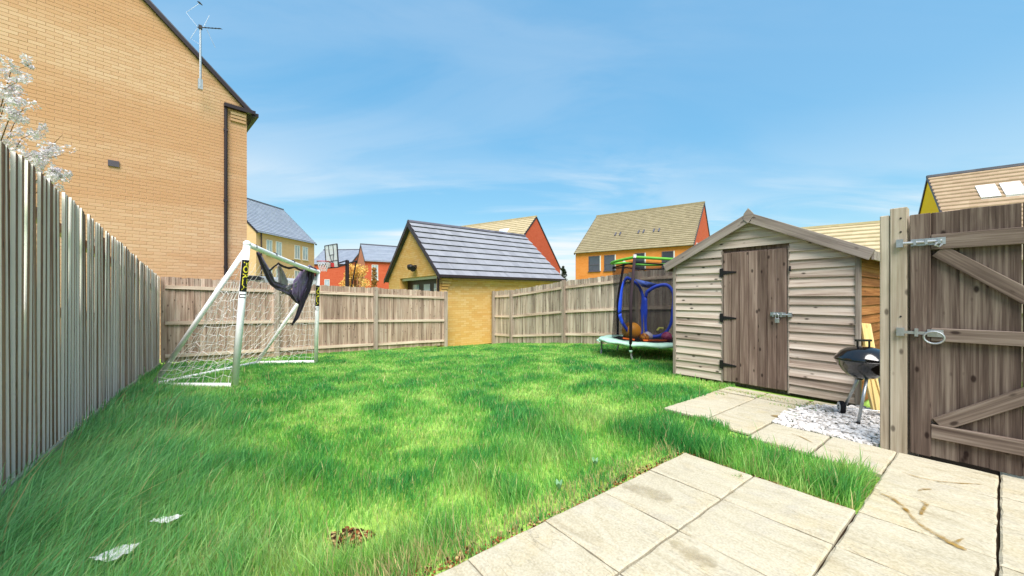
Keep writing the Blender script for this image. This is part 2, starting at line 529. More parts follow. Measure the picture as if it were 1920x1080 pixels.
# ------------------------------------------------------------------ patio and path
def slab_mat():
    m, t, b = newmat('riven_slab', 0.8, 0.2)
    p = N(t, 'ShaderNodeNewGeometry').outputs['Position']
    v = objcoord(t)
    n = noise(t, mapping(t, v, (1.6, 5.0, 1.0), rot=(0, 0, 0.35)), 1.6, 7, 0.62, 1.2)
    n2 = noise(t, v, 2.1, 4, 0.6, 0.8)
    n3 = noise(t, v, 90, 3)
    c = ramp(t, n, [(0.26, srgb(178, 164, 134)), (0.42, srgb(202, 191, 162)), (0.58, srgb(212, 202, 176)), (0.74, srgb(186, 176, 154))])
    c = mix(t, ramp(t, n2, [(0.52, (0, 0, 0, 1)), (0.74, (0.55, 0.55, 0.55, 1))]), c, srgb(212, 190, 138))
    n4 = noise(t, mapping(t, v, (1, 1, 1), loc=(5, 3, 1)), 3.3, 5, 0.65, 0.5)
    c = mix(t, ramp(t, n4, [(0.56, (0, 0, 0, 1)), (0.72, (0.5, 0.5, 0.5, 1))]), c, srgb(178, 172, 164))
    # thin dark riven lines
    w = noise(t, mapping(t, v, (1.2, 7.0, 1.0), rot=(0, 0, 0.2)), 1.4, 3, 0.5, 1.6)
    line = mth(t, 'ABSOLUTE', mth(t, 'SUBTRACT', w, 0.5))
    lm = N(t, 'ShaderNodeMapRange'); lm.inputs[1].default_value = 0.0; lm.inputs[2].default_value = 0.008
    lm.inputs[3].default_value = 0.5; lm.inputs[4].default_value = 0.0
    lk(t, line, lm.inputs[0])
    brk = ramp(t, n2, [(0.45, (0, 0, 0, 1)), (0.6, (1, 1, 1, 1))])
    c = mix(t, mth(t, 'MULTIPLY', lm.outputs[0], brk), c, srgb(120, 112, 100))
    n5 = noise(t, p, 1.1, 5, 0.7, 0.4)
    c = mix(t, ramp(t, n5, [(0.48, (0, 0, 0, 1)), (0.66, (0.42, 0.42, 0.42, 1))]), c, srgb(186, 176, 150))
    n6 = noise(t, p, 26, 5, 0.7)
    c = mix(t, ramp(t, n6, [(0.60, (0, 0, 0, 1)), (0.70, (0.5, 0.5, 0.5, 1))]), c, srgb(150, 140, 118))
    c = mix(t, 0.2, c, ramp(t, n3, [(0.35, srgb(130, 122, 104)), (0.65, srgb(240, 234, 214))]))
    lk(t, c, b.inputs['Base Color'])
    h = mth(t, 'ADD', mth(t, 'MULTIPLY', n, 1.0), mth(t, 'SUBTRACT', mth(t, 'MULTIPLY', n3, 0.06), mth(t, 'MULTIPLY', mth(t, 'MULTIPLY', lm.outputs[0], brk), 0.25)))
    bump(t, b, h, 0.8, 0.014)
    return m
M['slab'] = slab_mat()
def slab_mesh(sx, sy, seed):
    """one riven paving slab: chipped rim, sloping edge, slightly dished top"""
    r = random.Random(seed)
    n = 7
    ring_t, ring_e = [], []
    def edge(k, w, hgt, inset):
        pts = []
        for s in range(4):
            for i in range(n):
                u = i / n
                j = (r.random() - 0.5) * 0.006
                a, c = sx / 2 - inset, sy / 2 - inset
                p = [(-a + 2 * a * u, -c + j), (a + j, -c + 2 * c * u), (a - 2 * a * u, c + j), (-a + j, c - 2 * c * u)][s]
                pts.append((p[0], p[1], hgt + (r.random() - 0.5) * w))
        return pts
    e0 = edge(0, 0, -0.038, 0.0)
    r2 = random.Random(seed); r = r2
    e1 = edge(1, 0.003, -0.006, 0.0)
    e2 = edge(2, 0.003, 0.0, 0.009)
    e3 = edge(3, 0.002, 0.001, sx * 0.22)
    mb = MB()
    m = 4 * n
    mb.v = e0 + e1 + e2 + e3 + [(0, 0, 0.001)]
    for k in range(3):
        for i in range(m):
            j = (i + 1) % m
            mb.f.append((k * m + i, k * m + j, (k + 1) * m + j, (k + 1) * m + i)); mb.m.append(0)
    for i in range(m):
        mb.f.append((3 * m + i, 3 * m + (i + 1) % m, 4 * m)); mb.m.append(0)
    return mb.mesh('slab', M['slab'])
slab_cache = {}
def slabs(parent, cells):
    for i, (x0, x1, y0, y1) in enumerate(cells):
        sx, sy = round(x1 - x0 - 0.008, 3), round(y1 - y0 - 0.008, 3)
        key = (sx, sy, i % 3)
        if key not in slab_cache:
            slab_cache[key] = slab_mesh(sx, sy, hash(key) % 9999)
        o = put('slab', slab_cache[key], parent, ((x0 + x1) / 2, (y0 + y1) / 2, 0.0 + random.uniform(-0.002, 0.002)),
                (random.uniform(-0.004, 0.004), random.uniform(-0.004, 0.004), random.uniform(-0.004, 0.004)))
def bed(name, label, polys, z=-0.022):
    mb = MB()
    for x0, x1, y0, y1 in polys:
        mb.lohi((x0, y0, -0.12), (x1, y1, z))
    o = mb.build(name, M['mortar_fill'])
    o['kind'] = 'structure'; o['label'] = label
    return o
patio = bed('patio', 'cream riven stone slab patio beside the lawn', [(0.005, 4.0, -4.4, -0.005), (0.955, 4.0, 0.0, 2.6)])
cells = []
c0 = [0, -0.45, -0.92, -1.39, -1.85, -2.31, -2.77, -3.23, -3.69, -4.15]
for i in range(9):
    cells.append((0.0, 0.458, c0[i + 1], c0[i]))
    cells.append((0.458, 0.953, c0[i + 1], c0[i]))
    cells.append((0.955, 1.416, c0[i + 1], c0[i]))
    cells.append((1.418, 1.88, c0[i + 1] - 0.06, c0[i] - 0.06))
    cells.append((1.88, 2.34, c0[i + 1], c0[i])); cells.append((2.34, 2.8, c0[i + 1], c0[i]))
for y0, y1 in ((0.0, 0.405), (0.405, 0.81), (0.81, 1.262)):
    cells.append((0.955, 1.416, y0, y1))
for y0, y1 in ((-0.06, 0.4), (0.4, 0.85), (0.85, 1.262), (1.262, 1.72), (1.72, 2.18)):
    cells.append((1.418, 1.88, y0, y1)); cells.append((1.88, 2.34, y0, y1)); cells.append((2.34, 2.8, y0, y1))
slabs(patio, cells)
path = bed('path', 'cream slab path leading to the shed door', [(-0.695, 0.15, 0.80, 2.50), (0.15, 0.95, 0.70, 1.262)])
pc = [(0.578, 0.955, 0.68, 1.262), (0.15, 0.57, 0.72, 1.262), (-0.262, 0.142, 0.80, 1.25), (-0.262, 0.142, 1.25, 1.68), (-0.262, 0.142, 1.68, 2.08),
      (-0.70, -0.27, 0.90, 1.20), (-0.70, -0.27, 1.20, 1.66), (-0.70, -0.27, 1.66, 2.06), (-0.70, -0.27, 2.10, 2.42), (-0.262, 0.142, 2.12, 2.42), (0.16, 0.50, 2.22, 2.46)]
slabs(path, pc)
def damp_mat(c1, c2, cov):
    m, t, b = newmat('damp_stain', 0.35, 0.5)
    p = N(t, 'ShaderNodeNewGeometry').outputs['Position']
    n = noise(t, p, 14, 4)
    lk(t, ramp(t, n, [(0.3, c1), (0.7, c2)]), b.inputs['Base Color'])
    tb = N(t, 'ShaderNodeBsdfTransparent'); mx = N(t, 'ShaderNodeMixShader')
    cvr = N(t, 'ShaderNodeAttribute'); cvr.attribute_name = 'cover'
    lk(t, mth(t, 'MULTIPLY', cvr.outputs['Fac'], ramp(t, noise(t, p, 16, 6, 0.75), [(0.36, (cov * .15,) * 3 + (1,)), (0.60, (cov,) * 3 + (1,))])), mx.inputs[0])
    lk(t, tb.outputs[0], mx.inputs[1]); lk(t, b.outputs[0], mx.inputs[2]); lk(t, mx.outputs[0], t.nodes['Material Output'].inputs[0])
    return m
M['damp'] = damp_mat(srgb(150, 112, 40), srgb(196, 162, 88), 0.95)
M['damp_grey'] = damp_mat(srgb(180, 164, 136), srgb(208, 192, 150), 0.5)
def stain(parent, pts, widths, mat, name='stain'):
    """a stain that follows pts (pixels on the ground), each with a width in metres, thinning out at its rim"""
    ps = [onground(x, y, 0.004) for x, y in pts]
    fine, wd_ = [], []
    for a, b_, w0, w1 in zip(ps, ps[1:], widths, widths[1:]):
        for k in range(5):
            fine.append(a.lerp(b_, k / 5)); wd_.append((w0 + (w1 - w0) * k / 5) * random.uniform(.7, 1.3))
    fine.append(ps[-1]); wd_.append(0.002)
    wd_[0] = 0.002
    rows, cov = [], []
    for k, p in enumerate(fine):
        t_ = fine[min(k + 1, len(fine) - 1)] - fine[max(k - 1, 0)]
        n_ = Vector((-t_.y, t_.x, 0)).normalized()
        rows.append([Vector((p.x, p.y, 0.0045)) + n_ * wd_[k] * u_ for u_ in (-.5, -.2, .2, .5)])
        e = 0.0 if k in (0, len(fine) - 1) else 1.0
        cov += [0.0, e, e, 0.0]
    o = MB().grid(rows).build(name, mat, parent)
    at = o.data.attributes.new('cover', 'FLOAT', 'POINT')
    at.data.foreach_set('value', cov)
    return o
stain(patio, [(1650, 924), (1672, 933), (1694, 950), (1718, 978), (1746, 996), (1774, 1012), (1800, 1026), (1814, 1032)], [.03, .03, .03, .025, .035, .045, .05, .03], M['damp'])
stain(patio, [(1724, 938), (1738, 944), (1730, 956), (1726, 966)], [.02, .03, .025, .02], M['damp'])
stain(patio, [(1720, 920), (1732, 917), (1748, 917)], [.012, .02, .01], M['damp'])
stain(patio, [(1790, 1018), (1800, 1012), (1808, 1009)], [.02, .015, .01], M['damp'])
stain(path, [(1690, 885), (1716, 893), (1750, 901), (1800, 906), (1846, 908)], [.01, .015, .018, .015, .008], M['damp'])
stain(patio, [(1165, 906), (1190, 915), (1215, 922), (1240, 932), (1262, 940)], [.06, .16, .20, .16, .06], M['damp_grey'])
stain(patio, [(1255, 1010), (1300, 1040), (1350, 1062)], [.05, .12, .06], M['damp_grey'])
stain(path, [(1446, 780), (1458, 780), (1468, 783)], [.05, .09, .04], M['damp'])
stain(path, [(1482, 812), (1500, 818), (1526, 831)], [.012, .02, .01], M['damp'])

# ------------------------------------------------------------------ fences
def board_mesh(name, w, thick, thin, h, mats):
    """feather-edge board standing on z=0, x across (thick edge at +x, material 1), y = face side at 0 going negative"""
    mb = MB()
    a, b = -w / 2, w / 2
    p = [(a, -thin, 0), (b, -thick, 0), (b, 0, 0), (a, 0, 0), (a, -thin, h), (b, -thick, h), (b, 0, h), (a, 0, h)]
    mb.v = p
    mb.f = [(3, 2, 1, 0), (4, 5, 6, 7), (0, 1, 5, 4), (1, 2, 6, 5), (2, 3, 7, 6), (3, 0, 4, 7)]
    mb.m = [0, 0, 0, 1, 0, 0]
    return mb.mesh(name, mats)
def ztop_of(pts):
    def f(s):
        for (s0, z0), (s1, z1) in zip(pts, pts[1:]):
            if s <= s1:
                return z0 + (z1 - z0) * (s - s0) / (s1 - s0)
        return pts[-1][1]
    return f
def railed_fence(label, P, Q, posts, top, side, pitch=0.098, boardmat='fence_wood', rails=(0.20, 0.93, 1.60), bh=1.74):
    """P to Q; rails and posts on the garden side (the side vector), boards behind them"""
    P, Q, side = Vector(P), Vector(Q), Vector(side).normalized()
    L = (Q - P).length; d = (Q - P).normalized()
    rz = math.atan2(d.y, d.x)
    flip = d.cross(side).z < 0                     # garden on the -y side of the local frame?
    f = thing('closeboard_fence', label, 'fence', (P.x, P.y, top(0) - 1.8))
    bm_ = board_mesh('board', 0.118, 0.016, 0.006, bh, [M[boardmat], M[boardmat]])
    n = int(L / pitch)
    for i in range(n):
        s = (i + 0.5) * pitch
        p = P + d * s - side * 0.022
        z = top(s) - bh + random.uniform(-0.016, 0.012)
        put('board', bm_, f, (p.x, p.y, z), (random.uniform(-.004, .004), random.uniform(-.006, .006), rz + (0 if flip else math.pi) + random.uniform(-.05, .05)))
    pm = MB().lohi((-0.05, -0.05, -0.35), (0.05, 0.05, 1.78)).mesh('post', M['gate_rail_v'], bevel=0.006)
    for s in posts:
        p = P + d * s + side * 0.035
        put('post', pm, f, (p.x, p.y, top(s) - 1.775 + random.uniform(-.01, .02)), (0, 0, rz + random.uniform(-.03, .03)))
    ss = [0.0] + [s for s in posts if 0.2 < s < L - 0.2] + [L]
    for r in rails:
        for a, b in zip(ss, ss[1:]):
            a2, b2 = a + 0.052, b - 0.052
            mb = MB()
            lw = b2 - a2
            z0, z1 = top(a2) - r, top(b2) - r
            m = (P + d * (a2 + b2) / 2)
            dz = (z1 - z0)
            mb.quadbox([(-lw / 2, -0.022, -dz / 2 - 0.035), (lw / 2, -0.022, dz / 2 - 0.035), (lw / 2, 0.022, dz / 2 - 0.035), (-lw / 2, 0.022, -dz / 2 - 0.035),
                        (-lw / 2, -0.012, -dz / 2 + 0.035), (lw / 2, -0.012, dz / 2 + 0.035), (lw / 2, 0.022, dz / 2 + 0.035), (-lw / 2, 0.022, -dz / 2 + 0.035)])
            me = mb.mesh('rail', M['rail_wood'])
            q = m + side * 0.006
            put('rail', me, f, (q.x, q.y, (z0 + z1) / 2 + random.uniform(-.008, .008)), (0, 0, rz if flip else rz + math.pi))
    return f
M['gate_rail_v'] = wood('post_wood', srgb(136, 118, 104), srgb(180, 162, 146), srgb(206, 192, 176), 2, 0.5, 0.25)
B0, B1 = Vector((-8.86, -3.7, 0)), Vector((-9.66, 3.12, 0))
back = railed_fence('weathered brown fence along the back behind the football goal', B0, B1, [2.0, 4.42, 6.78],
                    ztop_of([(0, 1.54), (2.0, 1.47), (4.42, 1.38), (6.9, 1.29)]), (1, 0.117, 0))
R0, R1 = Vector((-10.02, 5.22, 0)), Vector((3.6, 6.15, 0))
right = railed_fence('grey weathered fence behind the trampoline and the shed', R0, R1, [0.03, 1.02, 3.42, 5.85, 8.25, 10.65, 13.05],
                     ztop_of([(0, 1.33), (1.0, 1.36), (3.4, 1.60), (4.9, 1.70), (6.6, 1.83), (14, 1.90)]), (0.07, -1, 0), boardmat='fence_wood_grey', bh=1.92)
# the side fence: feather-edge boards with their thick pale edges, painted whiter as if sunlit, towards the house
lf = thing('closeboard_fence', 'tall side fence of overlapping boards with pale edges and a concrete gravel board', 'fence', (-8.9, -3.72, -0.3))
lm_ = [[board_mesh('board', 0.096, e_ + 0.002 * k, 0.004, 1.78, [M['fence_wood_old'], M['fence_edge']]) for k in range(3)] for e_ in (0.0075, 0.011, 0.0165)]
ltop = ztop_of([(0, 1.53), (6.83, 2.06), (10.5, 2.20)])
pitch = 0.080
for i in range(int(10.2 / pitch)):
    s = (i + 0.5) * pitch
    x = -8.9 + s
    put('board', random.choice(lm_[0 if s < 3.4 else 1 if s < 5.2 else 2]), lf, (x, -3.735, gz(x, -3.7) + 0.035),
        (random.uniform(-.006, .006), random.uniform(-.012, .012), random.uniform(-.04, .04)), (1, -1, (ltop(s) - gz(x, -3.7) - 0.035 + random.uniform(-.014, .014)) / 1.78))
for k in range(5):
    s0, s1 = k * 2.1, (k + 1) * 2.1
    mb = MB()
    xa, xb, y0, y1 = -8.9 + s0 + .01, -8.9 + s1 - .01, -3.765, -3.712
    za, zb_ = gz(xa, -3.7), gz(xb, -3.7)
    mb.quadbox([(xa, y0, za - .12), (xb, y0, zb_ - .12), (xb, y1, zb_ - .12), (xa, y1, za - .12), (xa, y0, za + .032), (xb, y0, zb_ + .032), (xb, y1, zb_ + .032), (xa, y1, za + .032)])
    mb.build('gravel_board', M['concrete_board'], lf, bevel=0.006)
    for r in (0.25, 0.95, 1.6):
        MB().bar((-8.9 + s0, -3.80, ltop(s0) - r), (-8.9 + s1 - .02, -3.80, ltop(s1) - r), 0.05, 0.08).build('rail', M['rail_wood'], lf)
    MB().lohi((-8.95 + s0, -3.86, ltop(s0) - 2.3), (-8.85 + s0, -3.77, ltop(s0) - 0.05)).build('post', M['gate_rail_v'], lf)

def along(A, d, px):
    """metres along the line A + d s at which the photograph's column px is met"""
    r = (px - 960) / 705
    v_ = A - CAM
    x0, z0 = v_.dot(RV), v_.dot(FV)
    dx, dz = d.dot(RV), d.dot(FV)
    return (r * z0 - x0) / (dx - r * dz)
# ------------------------------------------------------------------ brickwork helper
def brick_wall(parent, P, d, nrm, L, zbase, toplim, mat, mortar, single=0, name='brick', openings=(), seed=1):
    """stretcher-bond bricks on a wall that starts at P and runs along d; toplim(s) = height limit; openings = (s0,s1,z0,z1)"""
    P, d, nrm = Vector(P), Vector(d).normalized(), Vector(nrm).normalized()
    r = random.Random(seed)
    BL, BH = 0.225, 0.075
    full, rest = [], []
    z, row = zbase, 0
    while True:
        z1 = z + BH - 0.01
        s = -(row % 2) * BL / 2
        any_ = False
        while s < L:
            a, b = max(s, 0.0), min(s + BL - 0.01, L)
            # trim both ends under the verge
            while b - a > 0.02 and toplim(b) < z1: b -= 0.015
            while b - a > 0.02 and toplim(a) < z1: a += 0.015
            ok = b - a > 0.03
            if ok:
                any_ = True
                for (o0, o1, p0, p1) in openings:
                    if z1 > p0 and z < p1 and b > o0 and a < o1:
                        if a < o0 and b > o1: ok = False
                        elif a < o0: b = o0 - 0.004
                        elif b > o1: a = o1 + 0.004
                        else: ok = False
                        ok = ok and b - a > 0.03
            if ok:
                c = P + d * ((a + b) / 2); c.z = (z + z1) / 2
                (full if abs((b - a) - (BL - 0.01)) < 1e-4 else rest).append((a, b, z, z1, c))
            s += BL
        if not any_ and z > zbase + 1: break
        z += BH; row += 1
        if row > 160: break
    if single:
        def vis(q):
            v_ = q[4] - CAM
            X, Z = v_.dot(RV), v_.dot(FV)
            px, py = 960 + 705 * X / Z, 555 - 705 * v_.z / Z
            if not (6 < px < 1900 and 8 < py): return 1e9
            if py > 250 + 0.9 * px: return 1e9
            return v_.length
        full.sort(key=vis)
        one = full[:single]; rest += full[single:]
        bm_ = MB().box((0, 0, 0), (BL - 0.01, 0.03, BH - 0.01)).mesh('brick', mat, bevel=0.003)
        rz = math.atan2(d.y, d.x)
        for (a, b, z, z1, c) in one:
            put(name, bm_, parent, c + nrm * (-0.011 + r.uniform(-.001, .001)), (0, 0, rz))
    else:
        rest += full
    mb = MB(); tones = []
    for (a, b, z, z1, c) in rest:
        o = 0.004 + r.uniform(-.001, .001)
        p0, p1 = P + d * a, P + d * b
        q0, q1 = p0 + nrm * o, p1 + nrm * o
        base = len(mb.v)
        mb.v += [(q0.x, q0.y, z), (q1.x, q1.y, z), (q1.x, q1.y, z1), (q0.x, q0.y, z1), (p0.x, p0.y, z), (p1.x, p1.y, z), (p1.x, p1.y, z1), (p0.x, p0.y, z1)]
        for f in ((0, 1, 2, 3), (4, 5, 1, 0), (5, 6, 2, 1), (6, 7, 3, 2), (7, 4, 0, 3)):
            mb.f.append(tuple(base + i for i in f)); mb.m.append(0)
        tones += [r.random()] * 5
    o = mb.build('brickwork', mat, parent)
    o['kind'] = 'stuff'
    at = o.data.attributes.new('tone', 'FLOAT', 'FACE')
    at.data.foreach_set('value', tones)
    return o

# ------------------------------------------------------------------ the tall house beyond the back fence
lh_c = Vector((-10.80, -2.22, 0))
lw = Vector((-0.150, 0.989, 0)).normalized()      # along the gable wall towards the corner that shows
ln = Vector((0.989, 0.150, 0)).normalized()       # outwards, towards the garden
LW, EAVE, PITCH = 9.6, 6.06, math.tan(R(43))
house = thing('brick_house', 'tall tan brick house with a blank gable wall, black downpipe and aerial', 'house', (lh_c.x, lh_c.y, -0.6))
def lhp(s, z, o=0.0, back=0.0):
    p = lh_c - lw * s + ln * (o - back)
    return Vector((p.x, p.y, z))
def gable(s):
    return EAVE + PITCH * min(s, LW - s) + 0.02
body = MB()
pl = [lhp(0, -0.6), lhp(LW, -0.6), lhp(LW, EAVE), lhp(LW / 2, EAVE + PITCH * LW / 2), lhp(0, EAVE)]
body.prism(pl, -ln * 8.0)
body.build('wall', M['mortar_tan'], house)
brick_wall(house, lhp(0, 0), -lw, ln, LW, -0.6, gable, M['brick_tan'], None, single=300)
# roof: two slopes with verge and tile edge
for sgn in (0, 1):
    def rp(s, up, back):
        ss = s if sgn == 0 else LW - s
        return lhp(ss, EAVE + PITCH * s + up, 0.0, back)
    mb = MB()
    lo, hi = -0.16, LW / 2
    a = [rp(lo, 0.02, -0.06), rp(hi, 0.02, -0.06), rp(hi, 0.02, 8.1), rp(lo, 0.02, 8.1)]
    bq = [p + Vector((0, 0, 0.13)) for p in a]
    mb.quadbox(a + bq)
    rf = mb.build('roof', M['tile_dark'], house)
    mb = MB()
    mb.quadbox([rp(lo, -0.01, -0.085), rp(hi, -0.01, -0.085), rp(hi, -0.01, -0.062), rp(lo, -0.01, -0.062)] +
               [rp(lo, 0.10, -0.085), rp(hi, 0.10, -0.085), rp(hi, 0.10, -0.062), rp(lo, 0.10, -0.062)])
    mb.build('verge', M['black_plastic'], rf)
gut = MB()
gut.bar(lhp(-0.17, EAVE - 0.03, 0.09), lhp(0.50, EAVE - 0.03, 0.09), 0.11, 0.09)
gut.build('gutter', M['black_plastic'], house)
gut = MB().bar(lhp(-0.20, EAVE - 0.05, 0.06), lhp(-0.20, EAVE - 0.05, 0.06, 8), 0.11, 0.09)
gut.build('gutter', M['black_plastic'], house)
dp = MB().tube([lhp(0.46, EAVE - 0.03, 0.06), lhp(0.46, -0.6, 0.06)], 0.038, 10)
dpo = dp.build('downpipe', M['black_plastic'], house, smooth=False)
for z in (5.4, 3.6, 1.9):
    MB().box(lhp(0.46, z, 0.05), (0.09, 0.09, 0.05)).build('bracket', M['black_plastic'], dpo)
cb = MB()
for k in range(3):
    cb.bar(lhp(0.03, EAVE - 0.17 - 0.08 * k, 0.045 - 0.009 * k), lhp(0.36, EAVE - 0.17 - 0.08 * k, 0.045 - 0.009 * k), 0.06 - 0.012 * k, 0.066)
    cbo = cb.build('corbel_brick', M['brick_tan'], house); cb = MB()
MB().box(lhp(along(lh_c, -lw, 213), 1.15 + 248 / 705 * 8.25, 0.01), (0.05, 0.17, 0.13), M=Matrix.Rotation(math.atan2(ln.y, ln.x), 3, 'Z')).build('air_vent', M['grey_frame'], house)
# aerial
ab = seen(375, 160, 9.1) + ln * 0.07
aer = thing('television_aerial', 'television aerial on a silver mast clamped near the tall gable verge', 'aerial', ab)
top_ = ab + Vector((0, 0, 1.36))
MB().tube([ab - Vector((0, 0, 0.05)), top_], [0.026, 0.018], 8).build('mast', M['galvanised'], aer)
MB().box(ab - ln * 0.03, (0.10, 0.09, 0.24), M=Matrix.Rotation(math.atan2(ln.y, ln.x), 3, 'Z')).build('bracket', M['galvanised'], aer)
bd = (RV * 0.9 + FV * 0.3).normalized()
bm0, bm1 = top_ - bd * 0.06, top_ + bd * 0.42 + Vector((0, 0, 0.07))
MB().tube([bm0, bm1], 0.011, 6).build('boom', M['iron_black'], aer)
sd = (FV * 0.9 - RV * 0.3).normalized()
MB().box(top_ + Vector((0, 0, 0.01)), (0.07, 0.07, 0.08)).build('clamp', M['iron_black'], aer)
for k in range(6):
    q = bm0.lerp(bm1, 0.25 + 0.145 * k)
    MB().tube([q - sd * 0.10 - Vector((0, 0, .05)), q + sd * 0.10 + Vector((0, 0, .05))], 0.005, 5).build('element', M['iron_black'], aer)
for sg in (-1, 1):
    MB().tube([top_ - bd * 0.05, top_ - bd * 0.28 * (1 if sg > 0 else .7) + Vector((0, 0, 0.30 * sg)), top_ - bd * 0.02 + Vector((0, 0, 0.58 if sg > 0 else -.40))], 0.004, 5).build('reflector', M['galvanised'], aer)
MB().tube([top_ + bd * .05, top_ + bd * 0.18 + Vector((0, 0, 0.34))], 0.004, 5).build('reflector', M['galvanised'], aer)
MB().tube([top_ + bd * .12, top_ + bd * 0.30 - Vector((0, 0, 0.42))], 0.004, 5).build('reflector', M['galvanised'], aer)
bird = MB()
bird.tube([top_ + bd * -0.06 + Vector((0, 0, .62)), top_ + bd * -0.02 + Vector((0, 0, .60)), top_ + bd * 0.04 + Vector((0, 0, .55))], [0.008, 0.024, 0.008], 6)
bird.build('end_cap', M['iron_black'], aer)

# ------------------------------------------------------------------ the garage
GC = Vector((-10.12, 3.10, 0))
GL, GW, GE, GR = 5.6, 5.0, 1.88, 3.95
gar = thing('garage', 'golden brick garage with a grey tiled pitched roof behind the fences', 'garage', (GC.x, GC.y, -0.6))
gb = MB()
gp = [Vector((GC.x, GC.y, -0.6)), Vector((GC.x, GC.y, GE)), Vector((GC.x - GW / 2, GC.y, GR - 0.1)), Vector((GC.x - GW, GC.y, GE)), Vector((GC.x - GW, GC.y, -0.6))]
OP = (0.28, 3.7, -0.6, 1.865)      # recessed doorway: from, to (metres from the near corner), bottom, top
# gable wall pieces around the doorway, plus the rest of the shell
def gx(s): return GC.x - s
shell = MB()
shell.lohi((gx(GW), GC.y + 0.5, -0.6), (gx(0) , GC.y + GL, GE))
shell.lohi((gx(OP[0]), GC.y, -0.6), (gx(0), GC.y + 0.5, GE))
shell.lohi((gx(GW), GC.y, -0.6), (gx(OP[1]), GC.y + 0.5, GE))
shell.lohi((gx(OP[1]), GC.y, OP[3]), (gx(OP[0]), GC.y + 0.5, GE))
shell.prism([Vector((gx(0), GC.y, GE)), Vector((gx(GW), GC.y, GE)), Vector((gx(GW / 2), GC.y, GR - 0.12))], (0, GL, 0))
so = shell.build('wall', M['mortar_gold'], gar)
so['kind'] = 'structure'
slopeg = (GR - GE - 0.1) / (GW / 2)
brick_wall(gar, (GC.x, GC.y, 0), (-1, 0, 0), (0, -1, 0), GW, -0.6, lambda s: GE + slopeg * min(s, GW - s), M['brick_gold'], None, openings=[OP], seed=3)
brick_wall(gar, (GC.x, GC.y, 0), (0, 1, 0), (1, 0, 0), GL, -0.6, lambda s: GE - 0.02, M['brick_gold'], None, seed=4)
# door set
MB().lohi((gx(OP[1]), GC.y + 0.10, OP[3] - 0.10), (gx(OP[0]), GC.y + 0.16, OP[3] - 0.003)).build('lintel', M['white_paint'], gar)
dr = MB().lohi((gx(OP[1]) + 0.003, GC.y + 0.34, -0.58), (gx(OP[0]) - 0.003, GC.y + 0.40, OP[3] - 0.02)).build('garage_door', M['dark_frame'], gar)
for k, (s0, s1) in enumerate(((0.55, 1.15), (1.5, 2.05), (2.5, 3.1))):
    pn = MB().lohi((gx(s1), GC.y + 0.322, -0.2), (gx(s0), GC.y + 0.338, 1.60)).build('pane', M['glass_pale'], dr)
    if k != 1:
        for j in range(6):
            MB().lohi((gx(s1) + .02, GC.y + 0.306, 0.98 + 0.08 * j), (gx(s0) - .02, GC.y + 0.320, 1.03 + 0.08 * j)).build('slat', M['white_paint'], dr)
lp = MB().box((gx(2.0), GC.y - 0.05, 2.24), (0.10, 0.08, 0.16)).build('wall_light', M['iron_black'], gar)
for sgn in (-1, 1):
    MB().tube([(gx(2.0 + .02 * sgn), GC.y - 0.08, 2.24), (gx(2.0 + 0.10 * sgn), GC.y - 0.17, 2.23 + .03 * sgn), (gx(2.0 + 0.19 * sgn), GC.y - 0.22, 2.20 + .04 * sgn)], [0.06, 0.10, 0.11], 10).build('lamp_head', M['iron_black'], lp)
# tiled roof: individual tiles on the slope that shows
ang = math.atan2(GR - GE, GW / 2 + 0.0)
SL = (GW / 2 + 0.22) / math.cos(ang)
NC, NR = 18, 9
tw, tg = (GL + 0.24) / NC, SL / NR
tm = MB()
tm.quadbox([(-tw / 2, 0, 0.034), (tw / 2, 0, 0.034), (tw / 2, tg + 0.0, -0.022), (-tw / 2, tg + 0.0, -0.022),
            (-tw / 2, 0, 0.046), (tw / 2, 0, 0.046), (tw / 2, tg + 0.07, -0.012), (-tw / 2, tg + 0.07, -0.012)])
tmesh = tm.mesh('tile', M['tile_slate'])
eave_p = Vector((GC.x + 0.22, GC.y - 0.12, GE + 0.10 - 0.22 * math.tan(ang)))
deck = MB()
for sgn in (1, -1):
    cx_ = GC.x - GW / 2
    e = cx_ + sgn * (GW / 2 + 0.20)
    ze = GE + 0.04 - 0.20 * math.tan(ang)
    zr = GR - 0.02
    deck = MB().quadbox([(e, GC.y - 0.10, ze), (e, GC.y + GL + .1, ze), (cx_, GC.y + GL + .1, zr), (cx_, GC.y - 0.10, zr),
                         (e, GC.y - 0.10, ze + 0.06), (e, GC.y + GL + .1, ze + 0.06), (cx_, GC.y + GL + .1, zr + 0.06), (cx_, GC.y - 0.10, zr + 0.06)])
    deck.build('roof', M['tile_dark'], gar)
for r in range(NR):
    for c_ in range(NC):
        s = r * tg
        px_ = eave_p.x - s * math.cos(ang)
        pz_ = eave_p.z + s * math.sin(ang) + 0.012
        put('tile', tmesh, gar, (px_, eave_p.y + (c_ + 0.5) * tw, pz_ + random.uniform(-.002, .002)), (ang, 0, R(90)))
rm = MB()
rp_ = [(math.cos(a_) * 0.13, 0, math.sin(a_) * 0.11) for a_ in np.linspace(0, math.pi, 7)]
rm.prism([Vector(p) for p in rp_], (0, (GL + 0.24) / 13 - 0.004, 0))
rmesh = rm.mesh('ridge_tile', M['tile_dark'])
for k in range(13):
    put('ridge_tile', rmesh, gar, (GC.x - GW / 2, GC.y - 0.13 + k * (GL + 0.24) / 13, GR + 0.06 + random.uniform(-.003, .003)))
